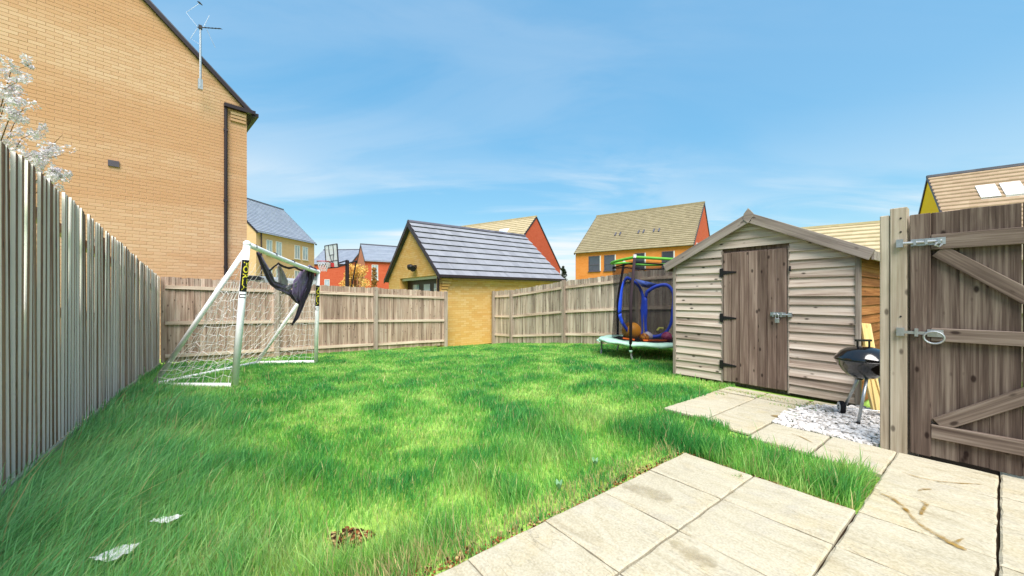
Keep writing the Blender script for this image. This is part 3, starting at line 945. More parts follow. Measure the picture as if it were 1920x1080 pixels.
for sgn in (1, -1):
    cx_ = GC.x - GW / 2
    MB().quadbox([(cx_ + sgn * (GW / 2 + .22), GC.y - 0.16, GE - 0.18), (cx_ + sgn * (GW / 2 + .22), GC.y - 0.125, GE - 0.18), (cx_, GC.y - 0.125, GR - .10), (cx_, GC.y - 0.16, GR - .10),
                  (cx_ + sgn * (GW / 2 + .22), GC.y - 0.16, GE - 0.02), (cx_ + sgn * (GW / 2 + .22), GC.y - 0.125, GE - 0.02), (cx_, GC.y - 0.125, GR + .10), (cx_, GC.y - 0.16, GR + .10)]).build('bargeboard', M['black_plastic'], gar)
MB().bar((GC.x + 0.27, GC.y - 0.14, GE - 0.06), (GC.x + 0.27, GC.y + GL + 0.1, GE - 0.06), 0.10, 0.09).build('gutter', M['black_plastic'], gar)
MB().bar((GC.x + 0.06, GC.y + 0.42, GE - 0.15), (GC.x + 0.06, GC.y + GL, GE - 0.15), 0.10, 0.06).build('soffit', M['mortar_tan'], gar)
MB().tube([(GC.x - 0.06, GC.y - 0.06, GE - 0.08), (GC.x - 0.06, GC.y - 0.06, -0.6)], 0.038, 8).build('downpipe', M['black_plastic'], gar)
for k in range(5):
    MB().lohi((GC.x + 0.002, GC.y + 0.02, GE - 0.21 - 0.095 * k), (GC.x + 0.15 - 0.026 * k, GC.y + 0.38 - 0.04 * k, GE - 0.14 - 0.095 * k)).build('corbel_brick', M['brick_gold'], gar)

# ------------------------------------------------------------------ houses further off
def far_house(label, A, B, depth, eave, ridge, base, wall, roof, courses, end_wall=None, toward=True, over=0.25):
    """A to B: eaves line of the long wall that faces the garden (A is the end nearer the viewer); depth goes away from the viewer"""
    A, B = Vector((A.x, A.y, 0)), Vector((B.x, B.y, 0))
    d = (B - A).normalized(); L = (B - A).length
    n = Vector((-d.y, d.x, 0))
    if n.dot(CAM - A) > 0: n = -n                 # n points away from the viewer
    h = thing('distant_house', label, 'house', (A.x, A.y, base))
    def P(s, t, z): 
        q = A + d * s + n * t
        return Vector((q.x, q.y, z))
    MB().prism([P(0, 0, base), P(0, depth, base), P(0, depth, eave), P(0, depth / 2, ridge - .05), P(0, 0, eave)], d * L).build('wall', wall, h)
    if end_wall is not None:
        for s0, dd in ((-0.03, 0.025), (L + 0.005, 0.025)):
            MB().prism([P(s0, 0.0, base), P(s0, depth, base), P(s0, depth, eave), P(s0, depth / 2, ridge - .05), P(s0, 0.0, eave)], d * dd).build('gable_wall', end_wall, h)
    pitch_ = (ridge - eave) / (depth / 2)
    for side in (0, 1):
        rows = []
        prof = []
        for k in range(courses + 1):
            t0 = -over + (depth / 2 + over) * k / courses
            z0 = eave + pitch_ * t0
            tt = t0 if side == 0 else depth - t0
            if k < courses:
                prof.append((tt, z0 + 0.14)); 
            if k > 0:
                pass
        # saw-tooth profile: each course stands proud of the one above
        pts = []
        for k in range(courses):
            t0 = -over + (depth / 2 + over) * k / courses
            t1 = -over + (depth / 2 + over) * (k + 1) / courses
            z0, z1 = eave + pitch_ * t0, eave + pitch_ * t1
            uk = 0.16
            pts.append((t0 + uk, z0 + pitch_ * uk + 0.03)); pts.append((t0, z0 + 0.10)); pts.append((t0, z0 + 0.17))
            if k == courses - 1: pts.append((t1, z1 + 0.06))
        rows = [[P(s, t if side == 0 else depth - t, z) for t, z in pts] for s in (-0.08, L + 0.08)]
        o = MB().grid(rows).build('roof', roof, h)
    MB().bar(P(-0.1, depth / 2, ridge + 0.10), P(L + 0.1, depth / 2, ridge + 0.10), 0.22, 0.14).build('ridge', M['tile_dark'] if roof is not M['tile_buff'] and roof is not M['tile_cream'] else roof, h)
    MB().bar(P(-0.1, -0.12, eave - 0.06), P(L + 0.1, -0.12, eave - 0.06), 0.14, 0.11).build('gutter', M['black_plastic'], h)
    for s0 in (-0.06, L + 0.06):
        mb = MB()
        for t0, t1, z0, z1 in ((-over, depth / 2, eave - over * pitch_, ridge), (depth / 2, depth + over, ridge, eave - over * pitch_)):
            mb.bar(P(s0, t0, z0 + 0.02), P(s0, t1, z1 + 0.02), 0.06, 0.16)
            mb.build('verge', M['black_plastic'], h); mb = MB()
    return h, P, d, n, L
def window(h, P, s0, s1, z0, z1, frame, glass, bars=True, reveal=None):
    w = MB()
    fr = 0.07
    for a, b, c, e in ((s0, s1, z0, z0 + fr), (s0, s1, z1 - fr, z1), (s0, s0 + fr, z0 + fr, z1 - fr), (s1 - fr, s1, z0 + fr, z1 - fr)):
        p = [P(a, -0.05, c), P(b, -0.05, c), P(b, 0.02, c), P(a, 0.02, c), P(a, -0.05, e), P(b, -0.05, e), P(b, 0.02, e), P(a, 0.02, e)]
        w.quadbox(p)
    if bars:
        m = (s0 + s1) / 2
        zc = z0 + (z1 - z0) * 0.42
        if bars == 'h':
            w.quadbox([P(s0 + fr, -0.045, zc - .03), P(s1 - fr, -0.045, zc - .03), P(s1 - fr, 0.02, zc - .03), P(s0 + fr, 0.02, zc - .03), P(s0 + fr, -0.045, zc + .03), P(s1 - fr, -0.045, zc + .03), P(s1 - fr, 0.02, zc + .03), P(s0 + fr, 0.02, zc + .03)])
        else:
            w.quadbox([P(m - .03, -0.045, z0 + fr), P(m + .03, -0.045, z0 + fr), P(m + .03, 0.02, z0 + fr), P(m - .03, 0.02, z0 + fr), P(m - .03, -0.045, z1 - fr), P(m + .03, -0.045, z1 - fr), P(m + .03, 0.02, z1 - fr), P(m - .03, 0.02, z1 - fr)])
    o = w.build('window', frame, h)
    MB().quadbox([P(s0 + fr, -0.02, z0 + fr), P(s1 - fr, -0.02, z0 + fr), P(s1 - fr, 0.01, z0 + fr), P(s0 + fr, 0.01, z0 + fr),
                  P(s0 + fr, -0.02, z1 - fr), P(s1 - fr, -0.02, z1 - fr), P(s1 - fr, 0.01, z1 - fr), P(s0 + fr, 0.01, z1 - fr)]).build('pane', glass, o)
    MB().quadbox([P(s0 - .06, -0.10, z0 - .07), P(s1 + .06, -0.10, z0 - .07), P(s1 + .06, 0.0, z0 - .07), P(s0 - .06, 0.0, z0 - .07),
                  P(s0 - .06, -0.10, z0 - .005), P(s1 + .06, -0.10, z0 - .005), P(s1 + .06, 0.0, z0 - .005), P(s0 - .06, 0.0, z0 - .005)]).build('sill', frame, o)
    return o
# slate-roofed tan terrace beside the tall gable
A, B = cw(-24.5, 36), cw(-23.35, 44.4)
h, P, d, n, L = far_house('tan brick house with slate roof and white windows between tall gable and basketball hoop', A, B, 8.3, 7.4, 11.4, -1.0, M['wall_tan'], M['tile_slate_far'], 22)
A0 = Vector((A.x, A.y, 0))
for x0, x1 in ((499, 510), (517, 528), (552, 562), (567, 577)):
    s0, s1 = sorted((along(A0, d, x0), along(A0, d, x1)))
    for z0, z1 in ((5.25, 6.75), (2.45, 3.95)):
        window(h, P, s0, s1, z0, z1, M['white_paint'], M['glass_pale'])
MB().tube([P(0.5, -0.12, 7.3), P(0.5, -0.12, -1)], 0.06, 8).build('downpipe', M['dark_frame'], h)
# far slate roof with red wall beyond the hoop
A, B = cw(-24.5, 56), cw(-29.8, 57)
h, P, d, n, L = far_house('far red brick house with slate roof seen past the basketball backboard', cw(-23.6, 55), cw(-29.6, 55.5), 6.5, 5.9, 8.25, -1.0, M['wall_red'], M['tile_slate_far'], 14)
window(h, P, 3.2, 4.0, 2.3, 3.6, M['white_paint'], M['glass_pale'])
# gable-fronted red house with grey roof
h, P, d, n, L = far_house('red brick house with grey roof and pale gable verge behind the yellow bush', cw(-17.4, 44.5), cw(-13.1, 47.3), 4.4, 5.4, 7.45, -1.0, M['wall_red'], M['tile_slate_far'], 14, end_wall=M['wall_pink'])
window(h, P, 0.75, 1.5, 3.1, 4.9, M['white_paint'], M['glass_pale'])
# red gable behind the garage
ax = cw(2.68, 42)
dg = (RV * 0.565 + FV * 0.825).normalized()
rdir = (RV * -0.825 + FV * 0.565).normalized()
A = ax - dg * 5.8
h, P, d, n, L = far_house('red gable house with cream tiled roof rising behind the garage', A, A + rdir * 14.0, 11.6, 4.6, 9.95, -1.0, M['wall_orange'], M['tile_cream'], 20, end_wall=M['wall_red'])
sk = MB()
def skylight(h, P, s0, s1, t0, t1, eave, pitch_, up, glass):
    p = [P(s0, t0, eave + pitch_ * t0 + up), P(s1, t0, eave + pitch_ * t0 + up), P(s1, t1, eave + pitch_ * t1 + up), P(s0, t1, eave + pitch_ * t1 + up)]
    q = [v_ + Vector((0, 0, 0.12)) for v_ in p]
    o = MB().quadbox(p + q).build('skylight', M['white_paint'], h)
    c = sum(q, Vector()) / 4
    q2 = [c + (v_ - c) * 0.84 + Vector((0, 0, 0.004)) for v_ in q]
    q3 = [v_ + Vector((0, 0, 0.01)) for v_ in q2]
    MB().quadbox(q2 + q3).build('pane', glass, o)
    return o
skylight(h, P, 2.6, 3.9, 3.3, 4.35, 4.6, (9.95 - 4.6) / 5.8, 0.05, M['glass_white'])
# orange house with buff roof behind the trampoline
A, B = cw(14.45, 30), cw(6.1, 35.9)
h, P, d, n, L = far_house('orange brick house with buff tiled roof behind the trampoline', A, B, 10.6, 5.3, 9.6, -0.8, M['wall_orange'], M['tile_buff'], 22, end_wall=M['wall_red'])
A0 = Vector((A.x, A.y, 0))
for x0, x1 in ((1104, 1125), (1133, 1153), (1190, 1209), (1241, 1263)):
    s0, s1 = sorted((along(A0, d, x0), along(A0, d, x1)))
    wo = window(h, P, s0, s1, 3.45, 4.85, M['grey_frame'], M['glass_dark'], bars='h')
    MB().quadbox([P(s0 - .09, -0.06, 3.45), P(s0 - .005, -0.06, 3.45), P(s0 - .005, 0.0, 3.45), P(s0 - .09, 0.0, 3.45), P(s0 - .09, -0.06, 4.85), P(s0 - .005, -0.06, 4.85), P(s0 - .005, 0.0, 4.85), P(s0 - .09, 0.0, 4.85)]).build('reveal', M['white_paint'], wo)
pt = (9.6 - 5.3) / 5.3
for x0 in (1163, 1207, 1236):
    s0 = along(A0 + n * 1.9, d, x0)
    for k in (0, 0.45):
        MB().bar(P(s0 + k, 1.7, 5.3 + pt * 1.7 + 0.16), P(s0 + k, 2.05, 5.3 + pt * 2.05 + 0.20), 0.11, 0.10).build('roof_vent', M['tile_dark'], h)
pgw = P(-0.02, 0, 0)
MB().quadbox([P(-0.09, 1.2, 4.7), P(-0.032, 1.2, 4.7), P(-0.032, 2.4, 4.7), P(-0.09, 2.4, 4.7), P(-0.09, 1.2, 5.55), P(-0.032, 1.2, 5.55), P(-0.032, 2.4, 5.55), P(-0.09, 2.4, 5.55)]).build('gable_window', M['white_paint'], h)
# pale roof behind the shed
fd = (RV * -0.8 + FV * 0.6).normalized()
md = (RV * 0.6 + FV * 0.8).normalized()
rc = cw((1600 - 960) / 705 * 22, 22)
Aa = rc - fd * 4.2 - md * 3.2
h, P, d, n, L = far_house('low house with a pale cream tiled roof just above the shed', Aa, Aa + fd * 9.5, 6.4, 2.5, 5.25, -0.5, M['wall_orange'], M['tile_cream'], 12, end_wall=M['wall_tan'])
# yellow gable with skylights above the gate
ap = cw(25.5, 23)
Aa = ap - md * 5.0 - fd * 14
h, P, d, n, L = far_house('house with a bright yellow gable and two skylights above the gate', Aa, Aa + fd * 14, 10.0, 3.5, 8.35, -0.5, M['wall_yellow'], M['tile_brown'], 20, end_wall=M['wall_yellow'])
pt = (8.35 - 3.5) / 5.0
Ar = Vector((Aa.x, Aa.y, 0)) + n * 3.3
for x0, x1 in ((1834, 1872), (1880, 1920)):
    s0, s1 = sorted((along(Ar, d, x0), along(Ar, d, x1)))
    skylight(h, P, s0, s1, 2.9, 3.75, 3.5, pt, 0.07, M['glass_white'])

# ------------------------------------------------------------------ shed
SX0, SX1, SY, SD = -1.5, 0.5, 2.6, 1.9
shed = thing('garden_shed', 'weathered overlap timber garden shed with plank door and apex roof', 'shed', (SX0, SY, 0.0))
SC = (SX0 + SX1) / 2
EZ, AZ = 1.66, 2.16
sl_ = (AZ - EZ) / (SX1 - SC)
def under(x): return AZ - sl_ * abs(x - SC)
frame = MB()
frame.prism([Vector((SX0 + .03, SY + .03, 0.06)), Vector((SX0 + .03, SY + .03, EZ - .02)), Vector((SC, SY + .03, AZ - .03)), Vector((SX1 - .03, SY + .03, EZ - .02)), Vector((SX1 - .03, SY + .03, 0.06))][::-1], (0, SD - .03, 0))
frame.build('inner_wall', M['shed_door'], shed)
for k in range(3):
    MB().lohi((SX0 + 0.05, SY + 0.08 + k * 0.75, -0.06), (SX1 - 0.03, SY + 0.15 + k * 0.75, 0.056)).build('bearer', M['shed_trim'], shed)
def clap(x0, x1, z0, h, y, mat=None, jit=0.006, top0=None, top1=None):
    """one overlap board on the front wall: foot stands out, top tucks under the next; ends may be cut to the roof"""
    t0 = z0 + h if top0 is None else top0
    t1 = z0 + h if top1 is None else top1
    tx0, tx1 = x0, x1
    mb = MB()
    j = [random.uniform(-jit, jit) for _ in range(4)]
    cx, cz = (x0 + x1) / 2, z0
    mb.v = [(x0 - cx, -0.036 + j[0] * .8, j[0]), (x1 - cx, -0.036 + j[1] * .8, j[1]), (x1 - cx, -0.008, j[1]), (x0 - cx, -0.008, j[0]),
            (x0 - cx, -0.009, t0 - cz), (x1 - cx, -0.009, t1 - cz), (x1 - cx, 0.0, t1 - cz), (x0 - cx, 0.0, t0 - cz)]
    mb.f = [(3, 2, 1, 0), (4, 5, 6, 7), (0, 1, 5, 4), (1, 2, 6, 5), (2, 3, 7, 6), (3, 0, 4, 7)]; mb.m = [0] * 6
    me = mb.mesh('board', mat or M['shed_board'])
    return put('board', me, shed, (cx, y, z0))
BP = 0.1035
DX0, DX1, DZ0, DZ1 = -0.836, -0.112, 0.03, 1.725
for k in range(17):
    z = 0.015 + k * BP
    for x0, x1 in ((SX0 + 0.012, DX0 - 0.012), (DX1 + 0.012, SX1 - 0.012)):
        zt = z + BP + 0.012
        if z > EZ - 0.06 and k >= 15:
            if x0 < SC:
                xa = max(x0, SC - (AZ - zt + 0.02) / sl_); 
                clap(min(xa, x1 - .05), x1, z, BP + .012, SY, top0=max(z + .02, under(min(xa, x1 - .05)) - .01) if xa > x0 else None)
            else:
                xb = min(x1, SC + (AZ - zt + 0.02) / sl_)
                clap(x0, max(xb, x0 + .05), z, BP + .012, SY, top1=max(z + .02, under(max(xb, x0 + .05)) - .01) if xb < x1 else None)
        else:
            clap(x0, x1, z, BP + .012, SY)
k = 0
z = 0.015 + 17 * BP
while z < AZ - 0.05:
    zt = min(z + BP + .012, AZ - .02)
    hw = (AZ - z) / sl_ - 0.02
    hw2 = max((AZ - zt) / sl_ - 0.02, 0.02)
    mb = MB()
    mb.v = [(-hw, -0.028, 0), (hw, -0.028, 0), (hw, -0.008, 0), (-hw, -0.008, 0), (-hw2, -0.01, zt - z), (hw2, -0.01, zt - z), (hw2, 0, zt - z), (-hw2, 0, zt - z)]
    mb.f = [(3, 2, 1, 0), (4, 5, 6, 7), (0, 1, 5, 4), (1, 2, 6, 5), (2, 3, 7, 6), (3, 0, 4, 7)]; mb.m = [0] * 6
    put('board', mb.mesh('board', M['shed_board']), shed, (SC, SY - 0.002, z))
    z += BP
for k in range(16):
    z = 0.015 + k * BP
    mb = MB()
    Lb = SD - 0.02
    mb.v = [(-Lb / 2, -0.026, 0), (Lb / 2, -0.026, 0), (Lb / 2, -0.008, 0), (-Lb / 2, -0.008, 0), (-Lb / 2, -0.009, BP + .012), (Lb / 2, -0.009, BP + .012), (Lb / 2, 0, BP + .012), (-Lb / 2, 0, BP + .012)]
    mb.f = [(3, 2, 1, 0), (4, 5, 6, 7), (0, 1, 5, 4), (1, 2, 6, 5), (2, 3, 7, 6), (3, 0, 4, 7)]; mb.m = [0] * 6
    me = mb.mesh('board', M['shed_side'])
    put('board', me, shed, (SX1, SY + 0.01 + Lb / 2, z), (0, 0, R(90)))
    put('board', me, shed, (SX0, SY + 0.01 + Lb / 2, z), (0, 0, R(-90)))
MB().lohi((SX1 - 0.012, SY - 0.044, 0.0), (SX1 + 0.030, SY + 0.012, EZ)).build('corner_trim', M['shed_trim'], shed, bevel=0.003)
MB().lohi((SX0 - 0.030, SY - 0.044, 0.0), (SX0 + 0.012, SY + 0.012, EZ)).build('corner_trim', M['fence_edge_post'] if 'fence_edge_post' in M else M['shed_trim'], shed, bevel=0.003)
for x in (DX0 - 0.010, DX1 + 0.010):
    MB().lohi((x - 0.008, SY - 0.031, 0.0), (x + 0.008, SY + 0.005, DZ1 + 0.02)).build('door_trim', M['shed_trim'], shed)
# door
dloc = Vector((DX0, SY, DZ0))
door = bpy.data.objects.new('door', MB().lohi((DX0 + .004, SY - 0.004, DZ0), (DX1 - .004, SY + 0.022, DZ1)).mesh('door', M['shed_door'], shed.location))
door.parent = shed; col.objects.link(door)
npl = 7
pw = (DX1 - DX0 - 0.012) / npl
plm = MB().lohi((-pw / 2 + .0025, -0.034, 0), (pw / 2 - .0025, -0.006, DZ1 - DZ0 - .01)).mesh('plank', M['shed_door'], bevel=0.003)
for k in range(npl):
    put('plank', plm, door, (DX0 + 0.006 + (k + .5) * pw, SY + random.uniform(-.002, .002), DZ0 + random.uniform(-.004, .004)))
for z in (1.46, 0.86, 0.24):
    hg = MB()
    hg.lohi((DX0 - 0.035, SY - 0.044, z - 0.055), (DX0 + 0.008, SY - 0.036, z + 0.055))
    b_ = [Vector((DX0 + .009, SY - .044, z - .025)), Vector((DX0 + .17, SY - .044, z - .008)), Vector((DX0 + .17, SY - .044, z + .008)), Vector((DX0 + .009, SY - .044, z + .025))]
    hg.prism(b_, (0, 0.008, 0))
    hg.build('hinge', M['iron_black'], door)
bz = 0.93
hs_ = MB().tube([(DX1 - 0.16, SY - 0.055, bz), (DX1 + 0.045, SY - 0.055, bz)], 0.009, 8)
hs_.lohi((DX1 - 0.17, SY - 0.048, bz - .025), (DX1 - 0.012, SY - 0.037, bz + .025))
hs_.lohi((DX1 + 0.012, SY - 0.062, bz - .025), (DX1 + 0.05, SY - 0.032, bz + .025))
hs_.lohi((DX1 - 0.145, SY - 0.068, bz - .03), (DX1 - 0.13, SY - 0.040, bz + .03))
hs_.lohi((DX1 - 0.06, SY - 0.068, bz - .03), (DX1 - 0.045, SY - 0.040, bz + .03))
lat = hs_.build('bolt', M['galvanised'], door); lat['kind'] = 'thing' if False else lat.get('kind', 'thing')
pk = MB().lohi((DX1 - 0.115, SY - 0.082, bz - 0.10), (DX1 - 0.07, SY - 0.060, bz - 0.045)).mesh('padlock_body', M['galvanised'], bevel=0.004)
pad = thing('padlock', 'silver padlock hanging from the shed door bolt', 'padlock', (DX1 - 0.09, SY - 0.07, bz - 0.1))
put('body', pk, pad, (0, 0, 0))
MB().tube([(DX1 - 0.108, SY - 0.071, bz - 0.05), (DX1 - 0.108, SY - 0.071, bz - 0.01), (DX1 - 0.093, SY - 0.071, bz + .016), (DX1 - 0.078, SY - 0.071, bz - 0.01), (DX1 - 0.078, SY - 0.071, bz - 0.05)], 0.0045, 6).build('shackle', M['galvanised'], pad)
MB().lohi((DX1 + 0.022, SY - 0.058, 1.44), (DX1 + 0.036, SY - 0.036, 1.50)).build('turn_button', M['iron_black'], shed)
# roof
OV = 0.13
for sgn in (-1, 1):
    x1 = SC + sgn * (SX1 - SC + OV)
    z1 = AZ - sl_ * (SX1 - SC + OV)
    y0, y1 = SY - 0.085, SY + SD + 0.08
    MB().quadbox([(SC, y0, AZ), (x1, y0, z1), (x1, y1, z1), (SC, y1, AZ), (SC, y0, AZ + .022), (x1, y0, z1 + .022), (x1, y1, z1 + .022), (SC, y1, AZ + .022)]).build('roof', M['felt'], shed)
    lf_ = (Vector((x1, 0, z1)) - Vector((SC, 0, AZ))).length
    mb = MB()
    a_ = 0.03
    mb.lohi((0.004, -0.010, -0.085), (lf_ + .01, 0.010, 0.030))
    me = mb.mesh('fascia', M['shed_fascia'], bevel=0.003)
    put('fascia', me, shed, (SC + sgn * 0.0, y0 - 0.012, AZ), (0, math.atan2(sl_, 1), 0) if sgn > 0 else (0, math.atan2(sl_, 1), math.pi))
    MB().bar((x1, y0, z1 - .03), (x1, y1, z1 - .03), 0.02, 0.09).build('eaves_trim', M['shed_fascia'], shed)
fin = [Vector((SC + x, SY - 0.118, AZ + z)) for x, z in ((-.055, -0.05), (0, -0.10), (0.05, -0.03), (0.055, 0.015), (0.0, 0.085), (-0.05, 0.02))]
MB().prism(fin, (0, 0.02, 0)).build('finial', M['shed_fascia'], shed)

# ------------------------------------------------------------------ gate and its post
GX0, GX1, GY = 1.022, 2.02, 1.275
gate = thing('garden_gate', 'dark weathered ledged and braced timber gate with galvanised bolt and ring latch', 'gate', (GX0, GY, 0.03))
bw = 0.128
gbm = [MB().lohi((-bw / 2 - .003, 0.0, 0), (bw / 2 - .002, 0.02, 1.72)).mesh('board', M['gate_board'], bevel=0.003)]
k = 0
x = GX0 + 0.10
while x < GX1 + .3:
    put('board', gbm[0], gate, (x + bw / 2, GY + random.uniform(-.002, .002) + 0.004 * (k % 2), 0.018 + random.uniform(-.004, .008)), (0, random.uniform(-.003, .003), 0))
    x += bw; k += 1
st = MB().lohi((-0.05, -0.030, 0), (0.05, 0.022, 1.715)).mesh('stile', M['gate_board'], bevel=0.003)
put('stile', st, gate, (GX0 + 0.05, GY - 0.005, 0.02))
for z0, z1 in ((1.475, 1.58), (0.835, 0.925), (0.155, 0.25)):
    me = MB().lohi((-0.6, -0.034, 0), (0.6, 0.0, z1 - z0)).mesh('rail', M['gate_rail'], bevel=0.003)
    put('rail', me, gate, (GX0 + 0.10 + 0.6 + .002, GY - 0.003, z0))
def brace(p, q):
    p, q = Vector(p), Vector(q)
    l = (q - p).length
    me = MB().lohi((-l / 2, -0.028, -0.045), (l / 2, 0.0, 0.045)).mesh('brace', M['gate_rail'], bevel=0.003)
    put('brace', me, gate, (p + q) / 2, (0, -math.atan2(q.z - p.z, q.x - p.x), 0))
brace((GX0 + 0.135, GY - 0.003, 1.465), (GX0 + 0.72, GY - 0.003, 0.95))
brace((GX0 + 0.135, GY - 0.003, 0.255), (GX0 + 0.85, GY - 0.003, 0.80))
# top bolt, ring latch, right-hand strap
bt = MB()
bt.lohi((GX0 + 0.005, GY - 0.041, 1.508), (GX0 + 0.17, GY - 0.036, 1.556))
bt.tube([(GX0 - 0.05, GY - 0.052, 1.532), (GX0 + 0.155, GY - 0.052, 1.532)], 0.010, 8)
for xx in (0.02, 0.075, 0.135):
    bt.lohi((GX0 + xx, GY - 0.066, 1.512), (GX0 + xx + 0.014, GY - 0.042, 1.552))
bo = bt.build('bolt', M['galvanised'], gate)
MB().tube([(GX0 + 0.13, GY - 0.062, 1.52), (GX0 + 0.125, GY - 0.085, 1.50), (GX0 + 0.145, GY - 0.085, 1.488), (GX0 + 0.155, GY - 0.066, 1.505)], 0.006, 6).build('handle', M['galvanised'], bo)
lt = MB()
lt.lohi((GX0 + 0.085, GY - 0.046, 0.865), (GX0 + 0.16, GY - 0.038, 0.915))
lt.lohi((GX0 - 0.055, GY - 0.056, 0.878), (GX0 + 0.13, GY - 0.047, 0.898))
lt.lohi((GX0 + 0.025, GY - 0.062, 0.862), (GX0 + 0.042, GY - 0.036, 0.918))
lo_ = lt.build('latch', M['galvanised'], gate)
MB().tube([(GX0 + 0.118 + 0.048 * math.cos(a_), GY - 0.066, 0.862 + 0.042 * math.sin(a_)) for a_ in np.linspace(0, 2 * math.pi, 20, endpoint=False)], 0.0065, 8, closed=True).build('ring', M['galvanised'], lo_)
MB().lohi((GX0 + 0.50, GY - 0.044, 1.52), (GX0 + 1.0, GY - 0.038, 1.555)).build('strap_hinge', M['galvanised'], gate)
post = thing('gate_post', 'pale square timber gate post with a gate stop board', 'post', (0.97, GY, 0))
pm = MB().lohi((0.918, GY - 0.03, -0.3), (1.008, GY + 0.07, 1.80)).build('post', M['gate_post'], post, bevel=0.004)
MB().lohi((0.862, GY - 0.018, -0.3), (0.914, GY + 0.07, 1.755)).build('stop_board', M['gate_post'], post, bevel=0.004)
MB().lohi((0.955, GY - 0.058, 0.86), (0.995, GY - 0.033, 0.918)).build('keeper', M['galvanised'], pm)
MB().lohi((0.955, GY - 0.064, 1.505), (0.990, GY - 0.033, 1.562)).build('keeper', M['galvanised'], pm)
MB().lohi((1.003, GY + 0.045, -0.1), (1.055, GY + 0.068, 1.74)).build('rebate_strip', M['gate_rail_v'], post)
for z in (1.62, 1.72, 1.0, 0.9):
    MB().tube([(0.975, GY - 0.034, z), (0.975, GY - 0.028, z)], 0.006, 8).build('screw', M['iron_black'], pm)

# ------------------------------------------------------------------ football goal
def goalmat():
    m, t, b = newmat('goal_plastic', 0.4, 0.4)
    n = noise(t, objcoord(t), 8, 5)
    lk(t, ramp(t, n, [(0.3, (0.80, 0.79, 0.78, 1)), (0.6, (0.90, 0.90, 0.90, 1))]), b.inputs['Base Color'])
    return m
M['goal'] = goalmat()
FL, FR = cw(-3.69, 5.0, -0.02), cw(-3.86, 7.4, -0.20)
TL, TR = cw(-3.56, 5.05, 1.85), cw(-3.82, 7.4, 1.62)
BL_, BR_ = cw(-4.88, 5.12, -0.04), cw(-5.04, 7.43, -0.18)
for p in (FL, FR, BL_, BR_): p.z = gz(p.x, p.y) + 0.03
goal = thing('football_goal', 'white plastic football goal with a net standing by the fences', 'goal', (FL.x, FL.y, FL.z - .03))
gr = 0.036
MB().tube([FL, TL + Vector((0, 0, 0))], gr * 1.15, 12).build('post', M['goal'], goal, smooth=True)
MB().tube([FR, TR], gr, 12).build('post', M['goal'], goal, smooth=True)
cbp = [TL.lerp(TR, t) + Vector((0, 0, -0.02 * math.sin(math.pi * t))) for t in np.linspace(0, 1, 9)]
MB().tube(cbp, gr, 12).build('crossbar', M['goal'], goal, smooth=True)
MB().tube([TL - Vector((0, 0, .05)), BL_], gr * 0.85, 12).build('stay', M['goal'], goal, smooth=True)
MB().tube([TR - Vector((0, 0, .05)), BR_], gr * 0.85, 12).build('stay', M['goal'], goal, smooth=True)
MB().tube([BL_, BR_], gr * 0.85, 12).build('ground_bar', M['goal'], goal, smooth=True)
MB().tube([FL, BL_], gr * 0.85, 12).build('ground_bar', M['goal'], goal, smooth=True)
MB().tube([FR, BR_], gr * 0.85, 12).build('ground_bar', M['goal'], goal, smooth=True)
for p in (TL, TR):
    MB().sphere(p, gr * 1.3, 14, 8).build('corner_joint', M['goal'], goal, smooth=True)
for t in (0.07, 0.3, 0.55, 0.8):
    q = TL.lerp(TR, t); q2 = TL.lerp(TR, t + 0.008)
    MB().tube([q, q2], gr * 1.06, 12).build('joint_ring', M['steel_dark'], goal)
# net
M['net'] = plain('net_cord', srgb(255, 250, 244), 0.8, 0.1)
net = MB()
def sag(p, amt):
    return p - Vector((0, 0, amt))
def netsheet(A, B, C, D, nu, nv, sagamt, r=0.0025):
    """A-B top edge, D-C bottom edge; slack cords"""
    P_ = [[None] * (nu + 1) for _ in range(nv + 1)]
    nn = (B - A).cross(D - A).normalized()
    for j in range(nv + 1):
        for i in range(nu + 1):
            u_, v_ = i / nu, j / nv
            p = A.lerp(B, u_).lerp(D.lerp(C, u_), v_)
            w = math.sin(math.pi * min(u_, 1)) * 0.6 + 0.4
            p = p - Vector((0, 0, sagamt * math.sin(math.pi * v_) * w)) + nn * 0.04 * math.sin(3 * u_ + 5 * v_)
            p += Vector((random.uniform(-.022, .022), random.uniform(-.022, .022), random.uniform(-.022, .022))) * (1 if 0 < j < nv else 0.2)
            P_[j][i] = p
    for j in range(1, nv + 1):
        net.tube([P_[j][i] - Vector((0, 0, 0.028 * (i % 2))) for i in range(nu + 1)], r, 4)
    for i in range(nu + 1):
        net.tube([P_[j][i] - Vector((0, 0, 0.028 * (i % 2) if 0 < j < nv else 0)) for j in range(nv + 1)], r, 4)
netsheet(TL.lerp(BL_, .1), TR.lerp(BR_, .1), BR_, BL_, 20, 18, 0.12)
netsheet(TL - Vector((0, 0, .5)), TL.lerp(BL_, .28), BL_, FL, 10, 12, 0.02)
netsheet(TR - Vector((0, 0, .4)), TR.lerp(BR_, .25), BR_, FR, 10, 12, 0.02)
no_ = net.build('net', M['net'], goal)
no_['kind'] = 'stuff'
